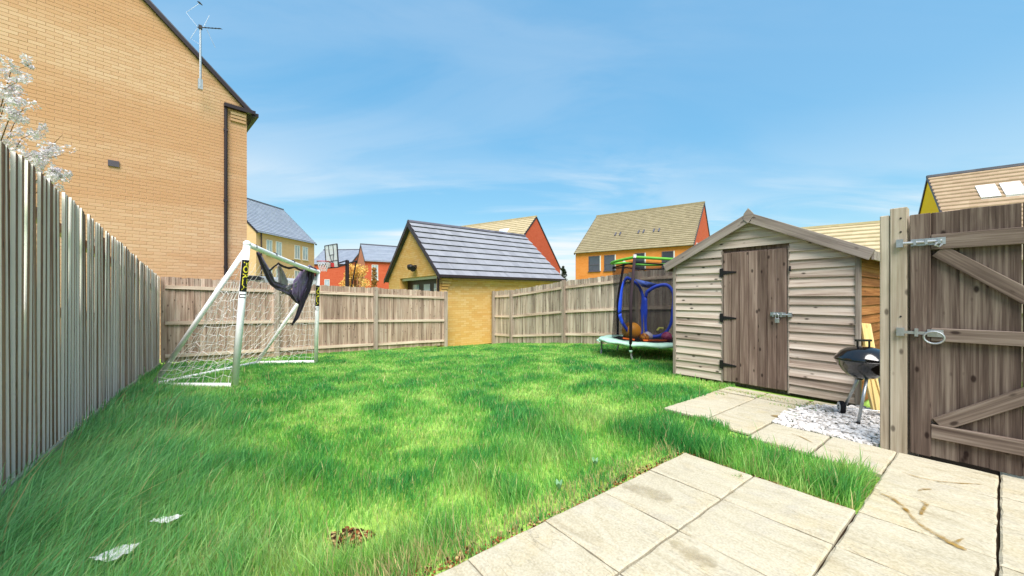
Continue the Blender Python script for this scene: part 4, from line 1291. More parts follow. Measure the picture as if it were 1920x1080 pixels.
# sticker with lettering down each front post
M['sticker_black'] = plain('sticker_black', srgb(24, 20, 22), 0.5, 0.4)
M['sticker_yellow'] = plain('sticker_yellow', srgb(244, 232, 60), 0.5, 0.4, var=0.03)
def curved_patch(A, B, r, a0, a1, t0, t1, off):
    d = (B - A)
    dn = d.normalized()
    tocam = (CAM - A); tocam = (tocam - dn * tocam.dot(dn)).normalized()
    sdv = dn.cross(tocam)
    rows = []
    for t in np.linspace(t0, t1, 2):
        rows.append([A + d * t + (tocam * math.cos(a) + sdv * math.sin(a)) * (r + off) for a in np.linspace(a0, a1, 9)])
    return rows, tocam, sdv, dn
def lettering(A, B, r, t0, t1, parent, post_index):
    rows, tocam, sdv, dn = curved_patch(A, B, r, -1.1, 1.3, t0, t1, 0.0015)
    so_ = MB().grid(rows).build('sticker', M['sticker_black'], parent)
    cu = bpy.data.curves.new('lettering', 'FONT')
    cu.body = 'FORZA'
    cu.size = 1.0
    cu.align_x = 'CENTER'; cu.align_y = 'CENTER'
    cu.offset = 0.02
    tmp = bpy.data.objects.new('lettering_tmp', cu)
    col.objects.link(tmp)
    dg_ = bpy.context.evaluated_depsgraph_get()
    me = bpy.data.meshes.new_from_object(tmp.evaluated_get(dg_))
    bpy.data.objects.remove(tmp)
    xs_ = [v.co.x for v in me.vertices]; ys_ = [v.co.y for v in me.vertices]
    wx, wy = max(xs_) - min(xs_), max(ys_) - min(ys_)
    H = (B - A).length
    c = A + (B - A) * (t0 + t1) / 2
    ln_ = H * (t1 - t0) * 0.90
    ht = 0.058
    for v in me.vertices:
        lx, ly = v.co.x / wx * ln_, (v.co.y - (max(ys_) + min(ys_)) / 2) / wy * ht
        a = (ly + 0.014) / r          # reads downwards: letter tops to the right
        p = c - dn * lx + (tocam * math.cos(a) + sdv * math.sin(a)) * (r + 0.003)
        v.co = p - origin(so_)
    me.materials.append(M['sticker_yellow'])
    lo2 = bpy.data.objects.new('lettering', me); lo2.parent = so_; col.objects.link(lo2)
    # the small black bracket mark under the name
    for a0, a1, q0, q1 in ((-0.9, 1.0, t0 - 0.022, t0 - 0.016), (-0.9, 1.0, t0 - 0.044, t0 - 0.038), (-0.9, -0.55, t0 - 0.0385, t0 - 0.0215)):
        rw, *_ = curved_patch(A, B, r, a0, a1, q0, q1, 0.0015)
        MB().grid(rw).build('mark', M['sticker_black'], so_)
lettering(FL, TL, gr * 1.15, 0.66, 0.885, goal, 0)
lettering(FR, TR, gr, 0.62, 0.85, goal, 1)
# torn dark sheet hanging from the crossbar
def sheet_mat(name, c1, c2):
    m, t, b = newmat(name, 0.55, 0.3)
    n = noise(t, mapping(t, objcoord(t), (8, 8, 2)), 1.5, 4, 0.6, 1)
    lk(t, ramp(t, n, [(0.35, c1), (0.65, c2)]), b.inputs['Base Color'])
    return m
M['sheet_purple'] = sheet_mat('sheet_purple', srgb(92, 74, 104), srgb(150, 130, 160))
M['sheet_black'] = sheet_mat('sheet_black', srgb(30, 24, 28), srgb(58, 46, 52))
M['sheet_grey'] = sheet_mat('sheet_grey', srgb(128, 116, 116), srgb(176, 166, 166))
sheet = thing('torn_target_sheet', 'crumpled dark purple sheet with black straps hanging off the goal crossbar', 'torn sheet', (TL + TR) / 2)
def gdepth(px):
    t = along_line(FL, FR, px)
    p = FL.lerp(FR, t)
    return (p - CAM).dot(FV)
def along_line(A, B, px):
    d = Vector((B.x - A.x, B.y - A.y, 0)); l = d.length
    return along(Vector((A.x, A.y, 0)), d / l, px) / l
def gp_(px, py, off=0.0):
    return seen(px, py, gdepth(min(max(px, 448), 596)) + off)
def ribbon(pts, widths, mat, name, off=0.0, wav=0.02):
    rows = []
    for k, (x, y) in enumerate(pts):
        x0, y0 = pts[max(k - 1, 0)]; x1, y1 = pts[min(k + 1, len(pts) - 1)]
        dx, dy = x1 - x0, y1 - y0
        l = math.hypot(dx, dy) or 1
        nx, ny = -dy / l, dx / l
        w = widths[k] if hasattr(widths, '__len__') else widths
        row = []
        for j in range(7):
            u_ = j / 6 - 0.5
            row.append(gp_(x + nx * w * u_, y + ny * w * u_, off + wav * math.sin(j * 2.1 + k * 1.3)))
        rows.append(row)
    # subdivide along its length
    fine = []
    for a, b in zip(rows, rows[1:]):
        for s in (0, 0.34, 0.67):
            fine.append([p.lerp(q, s) + Vector((0, 0, random.uniform(-.004, .004))) for p, q in zip(a, b)])
    fine.append(rows[-1])
    o = MB().grid(fine).build(name, mat, sheet, smooth=True)
    md_ = o.modifiers.new('thickness', 'SOLIDIFY'); md_.thickness = 0.003
    return o
ribbon([(483, 473), (492, 492), (503, 514), (511, 530), (520, 536), (534, 542), (548, 552), (558, 566)], [6, 11, 14, 12, 13, 15, 12, 6], M['sheet_purple'], 'cloth', 0.03, 0.03)
ribbon([(482, 473), (489, 490), (499, 511), (507, 527), (514, 537), (526, 539)], [4, 4, 4, 4, 4, 3], M['sheet_black'], 'strap', 0.0, 0.004)
ribbon([(506, 508), (514, 500), (522, 494), (532, 500), (542, 503), (553, 501), (562, 506), (572, 508)], [3, 3.5, 4, 4, 4, 4, 4, 3], M['sheet_black'], 'strap', 0.0, 0.004)
ribbon([(522, 496), (527, 512), (531, 528), (534, 540)], [5, 12, 18, 12], M['sheet_grey'], 'cloth', 0.05, 0.02)
ribbon([(586, 500), (576, 516), (566, 534), (560, 552), (563, 568)], [14, 30, 34, 26, 8], M['sheet_purple'], 'cloth', 0.0, 0.05)
ribbon([(536, 541), (548, 536), (560, 532), (572, 528)], [8, 9, 12, 10], M['sheet_grey'], 'cloth', 0.02, 0.02)
ribbon([(582, 502), (583, 524), (577, 544), (569, 562), (563, 578), (556, 596), (547, 610)], [10, 9, 11, 10, 9, 8, 3], M['sheet_black'], 'cloth', -0.04, 0.03)
ribbon([(544, 550), (547, 558), (555, 566), (562, 570)], [3, 3, 3, 3], M['sheet_black'], 'strap', -0.03, 0.003)
ribbon([(580, 502), (589, 505), (596, 512), (592, 518)], [5, 8, 9, 4], M['sheet_black'], 'cloth', -0.03, 0.02)

# ------------------------------------------------------------------ trampoline
TC = Vector((-2.94, 4.09, 0))
TC.z = gz(TC.x, TC.y)
tr = thing('trampoline', 'small round trampoline with green padding and dark net enclosure beside the shed', 'trampoline', TC)
TRr, TZ = 0.90, 0.30
def tp(a, r, z): return Vector((TC.x + r * math.cos(R(a)), TC.y + r * math.sin(R(a)), TC.z + z))
M['pad_green'] = plain('pad_mint', srgb(196, 236, 214), 0.55, 0.3, var=0.12, scale=7)
M['pad_lime'] = plain('sleeve_green', srgb(104, 184, 62), 0.6, 0.3, var=0.12)
M['pole_foam'] = plain('pole_foam', srgb(66, 54, 60), 0.8, 0.1)
M['mat_black'] = plain('jump_mat', srgb(34, 30, 34), 0.8, 0.1)
M['tube_grey'] = plain('tube_steel', srgb(170, 168, 172), 0.4, 0.5, 0.5)
MB().tube([tp(a, TRr, TZ - 0.03) for a in range(0, 360, 10)], 0.02, 8, closed=True).build('frame_ring', M['tube_grey'], tr)
mb = MB(); mb.lathe([(0.0001, TZ - 0.012), (0.70, TZ - 0.008), (0.70, TZ - 0.016), (0.0001, TZ - 0.02)], TC, 48)
mb.build('mat', M['mat_black'], tr)
rows = []
for r_, z_ in ((0.66, TZ + 0.006), (0.80, TZ + 0.012), (0.93, TZ + 0.004), (0.948, TZ - 0.015), (0.945, TZ - 0.045)):
    row = []
    for a in range(0, 361, 6):
        w = math.sin(a * 0.031) * 0.006 + math.sin(a * 0.21 + 1) * 0.004 + random.uniform(-.004, .004)
        row.append(tp(a % 360, r_ + w * 0.5, z_ + w * (1 if r_ < 0.94 else 2.0)))
    rows.append(row)
po = MB().grid(rows).build('padding', M['pad_green'], tr, smooth=True)
po.modifiers.new('thickness', 'SOLIDIFY').thickness = 0.008
MB().tube([tp(-140, .95, TZ - .02), tp(-138, 1.0, TZ - 0.05), tp(-132, .99, TZ - 0.03), tp(-124, .97, TZ - .05)], 0.012, 6).build('loose_edging', M['pad_green'], tr)
for a in (-75, -135, 165, 105, 45, -15):
    q = tp(a, TRr, 0)
    MB().tube([tp(a, TRr, TZ - 0.03), tp(a, TRr + 0.005, 0.08), tp(a + 2, TRr + .012, gz(q.x, q.y) - TC.z - 0.02)], 0.019, 8).build('leg', M['tube_grey'], tr)
for a in (-75, 165, 45):
    pth = [tp(a, TRr + .03, TZ - 0.12), tp(a, TRr + .03, 1.05), tp(a, TRr + 0.0, 1.2), tp(a, 0.82, 1.5), tp(a, 0.72, 1.90)]
    o = MB().tube(pth, 0.028, 10).build('pole', M['pole_foam'], tr, smooth=True)
    MB().tube([tp(a, 0.72, 1.885), tp(a, 0.715, 1.945)], 0.032, 10).build('cap', M['white_plastic'], o)
    MB().sphere(tp(a, TRr + .03, TZ - 0.13), 0.032, 10, 6).build('clamp', M['pad_green'], o)
ring = []
for a in range(0, 360, 6):
    ring.append(tp(a, 0.70, 1.90 - 0.05 * abs(math.sin(R((a + 75) * 1.5)))))
MB().tube(ring, 0.027, 10, closed=True).build('top_ring', M['pad_lime'], tr, smooth=True)
def net_mat():
    m, t, b = newmat('enclosure_net', 0.8, 0.1)
    b.inputs['Base Color'].default_value = srgb(30, 26, 34)
    v = N(t, 'ShaderNodeTexCoord').outputs['Object']
    n = noise(t, mapping(t, v, (3, 3, 1)), 1.6, 4)
    tb = N(t, 'ShaderNodeBsdfTransparent')
    mx = N(t, 'ShaderNodeMixShader')
    f = ramp(t, n, [(0.3, (0.38, 0.38, 0.38, 1)), (0.7, (0.54, 0.54, 0.54, 1))])
    lk(t, f, mx.inputs[0]); lk(t, tb.outputs[0], mx.inputs[1]); lk(t, b.outputs[0], mx.inputs[2])
    lk(t, mx.outputs[0], t.nodes['Material Output'].inputs[0])
    return m
M['enclosure_net'] = net_mat()
rows = []
for z in np.linspace(TZ + 0.01, 1.84, 12):
    rr = 0.665 + 0.012 * math.sin(z * 5)
    rows.append([tp(a % 360, rr + 0.018 * math.sin(a * .12 + z * 3), z - (0.05 * abs(math.sin(R((a + 75) * 1.5))) if z > 1.8 else 0)) for a in range(0, 361, 8)])
MB().grid(rows).build('enclosure_net', M['enclosure_net'], tr, smooth=True)
for a in (-75, 165, 45):
    MB().tube([tp(a - 3, 0.67, 1.76), tp(a - 1, .76, 1.78)], 0.006, 5).build('strap', M['mat_black'], tr)
MB().tube([tp(a, 0.672, 1.80 - 0.05 * abs(math.sin(R((a + 75) * 1.5)))) for a in range(0, 360, 6)], 0.014, 6, closed=True).build('net_hem', M['mat_black'], tr)
# folding pop-up goal inside the net
M['pop_blue'] = plain('nylon_blue', srgb(40, 84, 224), 0.5, 0.3, var=0.25, scale=5)
M['pop_light'] = plain('nylon_light_blue', srgb(84, 116, 206), 0.5, 0.3, var=0.15)
pop = thing('pop_up_goal', 'blue folding pop-up goal standing inside the trampoline net', 'pop-up goal', (TC.x, TC.y, TC.z + TZ))
def loop(pts, Z0, Z1, w, name):
    n_ = len(pts)
    cx_ = sum(p[0] for p in pts) / n_; cy_ = sum(p[1] for p in pts) / n_
    rows = [[], []]
    # smooth closed curve through the points
    fine = []
    for i in range(n_):
        p0, p1, p2, p3 = [Vector(pts[(i + k) % n_]) for k in (-1, 0, 1, 2)]
        for s in np.linspace(0, 1, 6, endpoint=False):
            fine.append(0.5 * ((2 * p1) + (p2 - p0) * s + (2 * p0 - 5 * p1 + 4 * p2 - p3) * s * s + (3 * p1 - p0 - 3 * p2 + p3) * s ** 3))
    fine.append(fine[0])
    xs0, xs1 = min(p[0] for p in pts), max(p[0] for p in pts)
    for p in fine:
        Z = Z0 + (Z1 - Z0) * (p[0] - xs0) / (xs1 - xs0)
        v_ = Vector((p[0] - cx_, p[1] - cy_)); l = v_.length
        q = Vector((cx_, cy_)) + v_ * ((l - w) / l)
        rows[0].append(seen(p[0], p[1], Z)); rows[1].append(seen(q[0], q[1], Z + 0.01))
    o = MB().grid(rows).build(name, M['pop_blue'], pop, smooth=True)
    o.modifiers.new('thickness', 'SOLIDIFY').thickness = 0.01
    inner = rows[1][:-1]
    c = sum(inner, Vector()) / len(inner)
    fan = MB(); fan.v = [tuple(p) for p in inner] + [tuple(c)]
    k_ = len(inner)
    fan.f = [(i, (i + 1) % k_, k_) for i in range(k_)]; fan.m = [0] * k_
    fan.build('mesh_panel', M['enclosure_net'], o)
loop([(1159, 590), (1163, 545), (1172, 520), (1184, 522), (1200, 536), (1208, 560), (1206, 600), (1204, 628), (1190, 632), (1172, 618)], 7.25, 7.45, 6.5, 'frame_loop')
loop([(1208, 556), (1218, 540), (1236, 532), (1254, 533), (1265, 552), (1264, 590), (1257, 615), (1244, 630), (1222, 634), (1209, 622)], 7.45, 7.3, 6.5, 'frame_loop')
tpn = MB().grid([[seen(1190, 523, 7.3), seen(1208, 527, 7.45), seen(1236, 533, 7.4)], [seen(1204, 538, 7.34), seen(1216, 540, 7.5), seen(1222, 537, 7.45)]])
o = tpn.build('top_panel', M['pop_light'], pop, smooth=True); o.modifiers.new('thickness', 'SOLIDIFY').thickness = 0.008
# balls on the mat
def ball_mat(name, c1, c2, scale=3.0):
    m, t, b = newmat(name, 0.5, 0.4)
    v = N(t, 'ShaderNodeTexCoord').outputs['Object']
    vo = N(t, 'ShaderNodeTexVoronoi'); vo.inputs['Scale'].default_value = scale
    lk(t, v, vo.inputs['Vector'])
    sp = N(t, 'ShaderNodeSeparateColor'); lk(t, vo.outputs['Color'], sp.inputs[0])
    lk(t, ramp(t, sp.outputs[0], [(0.45, c1), (0.55, c2)]), b.inputs['Base Color'])
    return m
zb = TC.z + TZ - 0.008
def ball(px, Z, r, mat, label, sq=1.0):
    p = cw((px - 960) / 705 * Z, Z)
    p.z = zb + r * sq
    o = MB().sphere((0, 0, 0), r, 28, 18, sq=sq).build('ball', mat, smooth=True)
    o.location = p
    tag(o, label, 'ball', 'balls on the trampoline')
    return o
M['ball_orange'] = plain('ball_orange', srgb(240, 160, 30), 0.5, 0.4, var=0.1, scale=8)
ball(1184, 7.45, 0.185, M['ball_orange'], 'large orange ball on the trampoline mat behind the pole')
ball(1208, 7.12, 0.088, ball_mat('ball_amber', srgb(228, 150, 34), srgb(168, 92, 24), 22), 'small amber patterned ball in front of the blue goal loop')
ball(1214, 7.30, 0.100, ball_mat('ball_white', srgb(214, 206, 216), srgb(170, 160, 180), 14), 'flattened white and lilac ball beside the large orange ball', 0.95)
ball(1250, 7.15, 0.100, ball_mat('ball_pink', srgb(206, 96, 140), srgb(176, 62, 112), 16), 'pink ball on the trampoline nearest the shed')
M['orange_plastic'] = plain('orange_plastic', srgb(236, 104, 40), 0.4, 0.4)
o = MB().bar(seen(1168, 634, 7.05), seen(1190, 637, 6.98), 0.04, 0.022).build('plastic_strip', M['orange_plastic']); set_origin(o, seen(1168, 634, 7.05))
tag(o, 'orange plastic strip on the trampoline edge left of the pole', 'plastic strip', 'orange strips on the trampoline')
o = MB().bar(seen(1206, 638, 6.98), seen(1250, 638, 6.98), 0.04, 0.026).build('plastic_strip', M['orange_plastic']); set_origin(o, seen(1206, 638, 6.98))
tag(o, 'orange plastic strip below the amber and pink balls', 'plastic strip', 'orange strips on the trampoline')
o = MB().tube([seen(1232, 620, 7.1), seen(1236, 615, 7.12), seen(1244, 616, 7.1)], 0.02, 8).build('toy_rope', plain('toy_yellow', srgb(214, 214, 110), 0.6)); set_origin(o, seen(1232, 620, 7.1))
tag(o, 'small yellow toy lying beside the pink ball', 'toy')

# ------------------------------------------------------------------ kettle barbecue
bq = Vector((0.641, 2.026, 0.0))
bbq = thing('kettle_barbecue', 'black round kettle barbecue on a wheeled tripod standing in white gravel', 'barbecue', bq)
M['enamel'] = newmat('black_enamel', 0.12, 0.6)[0]
bb = M['enamel'].node_tree.nodes['Principled BSDF']
tE = M['enamel'].node_tree
lk(tE, ramp(tE, noise(tE, objcoord(tE), 12, 3), [(0.3, srgb(14, 12, 14)), (0.7, srgb(26, 22, 24))]), bb.inputs['Base Color'])
bb.inputs['Coat Weight'].default_value = 0.5
br = 0.205
MB().lathe([(0.02, 0.385), (0.07, 0.388), (0.12, 0.41), (0.16, 0.455), (0.185, 0.50), (br, 0.548), (br + .008, 0.552), (br + .008, 0.558), (br - .004, 0.556)], bq, 40).build('bowl', M['enamel'], bbq, smooth=True)
ld = MB().lathe([(br + 0.004, 0.561), (br + 0.006, 0.568), (br - 0.012, 0.59), (br - 0.045, 0.635), (br - 0.09, 0.665), (0.05, 0.680), (0.0005, 0.683)], bq, 40).build('lid', M['enamel'], bbq, smooth=True)
for q in (-1, 1):
    qd = RV * q * 0.055
    MB().bar(bq + qd + Vector((0, 0, 0.675)), bq + qd + Vector((0, 0, 0.735)), 0.014, 0.014, up=(1, 0, 0)).build('handle_bracket', M['iron_black'], ld)
MB().bar(bq - RV * 0.072 + Vector((0, 0, 0.737)), bq + RV * 0.072 + Vector((0, 0, 0.737)), 0.022, 0.018).build('handle', M['iron_black'], ld)
feet = [onground(1609, 794, 0.012), onground(1583, 764, 0.06), onground(1660, 772, 0.06)]
top3 = [seen(1626, 706, 3.42), seen(1613, 703, 3.52), seen(1648, 704, 3.55)]
for k in range(3):
    tpz = Vector((top3[k].x, top3[k].y, 0.42))
    ft = feet[k]
    MB().tube([tpz, ft], 0.0125, 10).build('leg', M['galvanised'], bbq, smooth=True)
MB().tube([feet[0] + Vector((0, 0, .012)), feet[0] - Vector((0, 0, 0.012))], 0.016, 10).build('foot_cap', M['iron_black'], bbq)
ax_ = (feet[2] - feet[1]); ax_.z = 0; ax_.normalize()
MB().tube([feet[1], feet[2]], 0.006, 6).build('axle', M['galvanised'], bbq)
M['rubber'] = plain('rubber', srgb(30, 28, 32), 0.7, 0.2)
for k, sg in ((1, -1), (2, 1)):
    c = feet[k] + ax_ * sg * 0.02
    wr = 0.062
    pts_ = [(0.03, -.017), (wr - .006, -.020), (wr, -.012), (wr, .012), (wr - .006, .020), (0.03, .017)]
    ref = Vector((0, 0, 1)); sx_ = ax_.cross(ref).normalized()
    def wheel(prof, name, mat, par):
        mb = MB(); seg = 28
        for r_, a_ in prof:
            for j in range(seg):
                g_ = 2 * math.pi * j / seg
                mb.v.append(tuple(c + ax_ * a_ + (sx_ * math.cos(g_) + ref * math.sin(g_)) * r_))
        for i in range(len(prof) - 1):
            for j in range(seg):
                l = (j + 1) % seg
                mb.f.append((i * seg + j, i * seg + l, (i + 1) * seg + l, (i + 1) * seg + j)); mb.m.append(0)
        return mb.build(name, mat, par)
    wo = wheel([(0.0005, -.016)] + pts_ + [(0.0005, .016)], 'wheel', M['rubber'], bbq)
    wheel([(0.026, sg * .022), (0.028, sg * .0255), (0.047, sg * .0255), (0.049, sg * .0195)], 'rim', M['white_paint'], wo)
    wheel([(0.0005, sg * .026), (0.010, sg * .025), (0.012, sg * .017)], 'hub', M['galvanised'], wo)
MB().tube([bq + Vector((0, 0, 0.395)) + RV * -0.03, bq + Vector((0, 0, 0.37)) + RV * -0.03], 0.02, 10).build('leg_socket', M['iron_black'], bbq)

# ------------------------------------------------------------------ timber planks leaning on the shed
def plank(foot, top, w, t, face, label):
    foot, top = Vector(foot), Vector(top)
    d = (top - foot); L_ = d.length
    me = MB().lohi((-w / 2, -t / 2, 0), (w / 2, t / 2, L_)).mesh('timber_plank', M['new_timber'], bevel=0.003)
    o = bpy.data.objects.new('timber_plank', me)
    zc = d.normalized()
    yc = (Vector(face) - zc * Vector(face).dot(zc)).normalized()
    xc = yc.cross(zc)
    o.matrix_world = Matrix.Translation(foot) @ Matrix((xc, yc, zc)).transposed().to_4x4()
    col.objects.link(o)
    tag(o, label, 'plank', 'timber planks leaning on the shed')
tocam = Vector((-0.2, 1, 0))
plank((0.70, 2.44, 0.0), (0.550, 2.66, 0.86), 0.10, 0.025, -FV, 'tall yellow timber plank leaning on the shed corner, topmost behind the barbecue lid')
plank((0.66, 2.42, 0.0), (0.56, 2.50, 0.46), 0.045, 0.03, -FV, 'short narrow pale plank leaning nearest the shed wall under the barbecue')
plank((0.74, 2.47, 0.0), (0.60, 2.55, 0.55), 0.05, 0.03, -FV, 'narrow pale plank in the middle of those under the barbecue')
plank((0.79, 2.52, 0.0), (0.65, 2.60, 0.60), 0.09, 0.03, -FV, 'wide yellow plank leaning nearest the gate post under the barbecue')

# ------------------------------------------------------------------ white gravel
def blob_bank(k):
    bm = bmesh.new()
    bmesh.ops.create_icosphere(bm, subdivisions=1, radius=1.0)
    v = np.array([x.co[:] for x in bm.verts]); f = np.array([[y.index for y in x.verts] for x in bm.faces])
    bm.free()
    r = np.random.default_rng(k)
    v = v * (1 + r.uniform(-0.28, 0.22, (len(v), 1)))
    return v, f
def scatter_stones(name, poly, n, smin, smax, z, mats, zlift=0.4, parent=None):
    bank = [blob_bank(k) for k in range(8)]
    x0, x1 = min(p[0] for p in poly), max(p[0] for p in poly)
    y0, y1 = min(p[1] for p in poly), max(p[1] for p in poly)
    def inside(x, y):
        c = False
        for i in range(len(poly)):
            (ax, ay), (bx, by) = poly[i], poly[i - 1]
            if (ay > y) != (by > y) and x < (bx - ax) * (y - ay) / (by - ay) + ax: c = not c
        return c
    V, F, MI, base = [], [], [], 0
    c = 0
    while c < n:
        x, y = rng.uniform(x0, x1), rng.uniform(y0, y1)
        if not inside(x, y): continue
        v, f = bank[c % 8]
        s = rng.uniform(smin, smax)
        sc = np.array([s * rng.uniform(.8, 1.4), s * rng.uniform(.7, 1.1), s * rng.uniform(.4, .75)])
        a = rng.uniform(0, 6.28)
        p = v * sc
        q = np.stack([p[:, 0] * math.cos(a) - p[:, 1] * math.sin(a) + x, p[:, 0] * math.sin(a) + p[:, 1] * math.cos(a) + y, p[:, 2] + z + rng.uniform(0, zlift) * s], 1)
        V.append(q); F.append(f + base); base += len(v)
        MI += [int(rng.integers(0, len(mats)))] * len(f)
        c += 1
    me = bpy.data.meshes.new(name)
    me.from_pydata(np.concatenate(V).tolist(), [], np.concatenate(F).tolist())
    for m in mats: me.materials.append(m)
    me.polygons.foreach_set('material_index', MI)
    o = bpy.data.objects.new(name, me); o.parent = parent; col.objects.link(o)
    return o
M['stone_white'] = plain('stone_white', srgb(248, 242, 236), 0.7, 0.3, var=0.06, scale=30)
M['stone_grey'] = plain('stone_grey', srgb(206, 198, 190), 0.7, 0.3, var=0.1, scale=30)
gpoly = [(0.15, 1.275), (0.90, 1.275), (0.96, 1.36), (0.98, 2.0), (0.96, 2.56), (0.53, 2.56), (0.30, 2.30), (0.16, 2.12), (0.10, 1.75)]
gv = scatter_stones('gravel', gpoly, 3600, 0.012, 0.022, -0.012, [M['stone_white'], M['stone_white'], M['stone_grey']], 1.1)
gv['kind'] = 'stuff'; gv['label'] = 'white decorative gravel under the barbecue'; gv['category'] = 'gravel'

# ------------------------------------------------------------------ scraps in the grass
M['paper'] = plain('paper_white', srgb(244, 244, 240), 0.8, 0.1, var=0.03)
for (px_, py_), (w, l), lab in ((((218, 1035)), (0.105, 0.075), 'crumpled white paper scrap in the grass, the nearer of two'), (((312, 972)), (0.10, 0.04), 'narrow white paper scrap further up the grass')):
    c = onground(px_, py_, 0.052)
    rows = []
    for j in range(7):
        rows.append([c + RV * ((i / 7 - .5) * w * (1 - 0.25 * abs(j / 6 - .5)) + (j / 6 - .5) * .03) + FV * ((j / 6 - .5) * l * 1.3) + Vector((0, 0, random.uniform(-.007, .007) + 0.03 * (i / 7 - .5) * (j / 6 - .5))) for i in range(8)])
    o = MB().grid(rows).build('paper_scrap', M['paper'])
    set_origin(o, c)
    o.modifiers.new('thickness', 'SOLIDIFY').thickness = 0.002
    tag(o, lab, 'paper', 'white paper scraps')
M['soil'] = plain('bare_soil', srgb(92, 58, 36), 0.95, 0.05, var=0.4, scale=40, bmp=0.6)
dpx = onground(655, 1000, 0)
M['soil_dark'] = plain('soil_crumb_dark', srgb(72, 46, 32), 0.95, 0.05, var=0.3, scale=60)
M['soil_red'] = plain('soil_crumb_red', srgb(150, 92, 56), 0.95, 0.05, var=0.3, scale=60)
M['thatch'] = plain('dead_thatch', srgb(196, 170, 116), 0.9, 0.05, var=0.2, scale=60)
sp_ = [(dpx + RV * (0.10 * math.cos(a_) * (1 + .25 * math.sin(3 * a_))) + FV * (0.075 * math.sin(a_)))[:2] for a_ in np.linspace(0, 2 * math.pi, 18, endpoint=False)]
o = scatter_stones('soil_crumbs', sp_, 420, 0.004, 0.012, -0.03, [M['soil_dark'], M['soil_dark'], M['soil_red'], M['thatch']], 1.2, ground); o['kind'] = 'stuff'
o = scatter_stones('soil_crumbs', [(-0.10, -2.6), (-0.004, -2.6), (-0.004, 0.0), (-0.05, 0.02), (-0.09, -0.6), (-0.05, -1.2), (-0.10, -1.8)], 800, 0.003, 0.010, -0.028, [M['soil_dark'], M['soil_red'], M['soil_red'], M['thatch']], 1.4, ground); o['kind'] = 'stuff'
o = scatter_stones('soil_crumbs', [(-0.02, 0.0), (0.93, 0.0), (0.93, 0.05), (-0.02, 0.05)], 700, 0.003, 0.009, -0.028, [M['soil_dark'], M['soil_red'], M['thatch']], 1.4, ground); o['kind'] = 'stuff'

M['weed_leaf'] = plain('weed_leaf', srgb(132, 176, 130), 0.5, 0.3, var=0.12)
for (px_, py_), lab in (((1048, 918), 'small silver-green seedling at the lawn edge above the second patio slab'), ((1116, 874), 'pale seedling at the lawn edge nearest the patio corner')):
    c = onground(px_, py_, 0.0)
    w_ = thing('seedling', lab, 'plant', c, group='seedlings at the lawn edge')
    for k_ in range(5):
        a_ = k_ * 1.26 + 0.4
        dv = Vector((math.cos(a_), math.sin(a_), 0)); sv = Vector((-dv.y, dv.x, 0))
        rows = []
        for t_ in np.linspace(0, 1, 5):
            q = c + dv * 0.030 * t_ + Vector((0, 0, 0.055 * math.sin(t_ * 1.25)))
            ww = 0.011 * math.sin(math.pi * min(t_ * .9 + .08, 1))
            rows.append([q - sv * ww, q - Vector((0, 0, .003)), q + sv * ww])
        MB().grid(rows).build('leaf', M['weed_leaf'], w_, smooth=True)

# ------------------------------------------------------------------ basketball hoop behind the back fence
HZ = 17.0
hp = seen(651, 545, HZ); hp.z = -0.7
hoop = thing('basketball_hoop', 'basketball hoop with clear backboard and red rim beyond the fence', 'basketball hoop', hp)
MB().tube([hp, seen(651, 488, HZ)], 0.085, 12).build('pole', M['black_plastic'], hoop)
MB().tube([seen(659, 540, HZ + .4), seen(668, 490, HZ + .4)], 0.03, 8).build('strut', M['black_plastic'], hoop)
MB().tube([seen(635, 500, HZ - .5), seen(652, 494, HZ), seen(670, 489, HZ + .4)], 0.035, 8).build('arm', M['black_plastic'], hoop)
MB().tube([seen(633, 494, HZ - .5), seen(651, 488, HZ)], 0.03, 8).build('arm', M['black_plastic'], hoop)
bc = [seen(609, 461, HZ - .9), seen(632, 457, HZ - .55), seen(635, 501, HZ - .55), seen(612, 503, HZ - .9)]
def clearmat():
    m, t, b = newmat('clear_acrylic', 0.15, 0.5)
    b.inputs['Base Color'].default_value = srgb(226, 232, 226)
    tb = N(t, 'ShaderNodeBsdfTransparent'); mx = N(t, 'ShaderNodeMixShader')
    n = noise(t, objcoord(t), 3, 2)
    lk(t, ramp(t, n, [(0.3, (0.5, 0.5, 0.5, 1)), (0.7, (0.6, 0.6, 0.6, 1))]), mx.inputs[0])
    lk(t, tb.outputs[0], mx.inputs[1]); lk(t, b.outputs[0], mx.inputs[2]); lk(t, mx.outputs[0], t.nodes['Material Output'].inputs[0])
    return m
brd = MB().prism(bc[::-1], FV * 0.04).build('backboard', clearmat(), hoop)
for a, b in ((0, 1), (1, 2), (2, 3), (3, 0)):
    MB().tube([bc[a] - FV * .01, bc[b] - FV * .01], 0.03 if a in (1, 2) else 0.018, 6).build('border', M['steel_dark'], brd)
def bp(u_, v_): return bc[0].lerp(bc[1], u_).lerp(bc[3].lerp(bc[2], u_), v_) - FV * 0.015
for s in (((.3, 0), (.33, .45)), ((.66, 0), (.68, .43)), ((.33, .45), (.68, .43)), ((.36, .45), (.50, .8)), ((.66, .43), (.56, .8)), ((.1, .72), (.95, .70))):
    MB().tube([bp(*s[0]), bp(*s[1])], 0.014, 5).build('board_marking', M['steel_dark'], brd)
rc_ = seen(606, 490, HZ - 1.15)
rim = MB().tube([rc_ + RV * 0.24 * math.cos(a) + FV * 0.24 * math.sin(a) for a in np.linspace(0, 2 * math.pi, 24, endpoint=False)], 0.014, 6, closed=True).build('rim', M['rust_red'], hoop)
MB().box(seen(623, 497, HZ - .85), (0.16, 0.12, 0.18)).build('rim_bracket', M['rust_red'], hoop)
MB().tube([rc_ + RV * .2, seen(622, 494, HZ - .85)], 0.02, 6).build('rim_arm', M['rust_red'], hoop)
hn = MB()
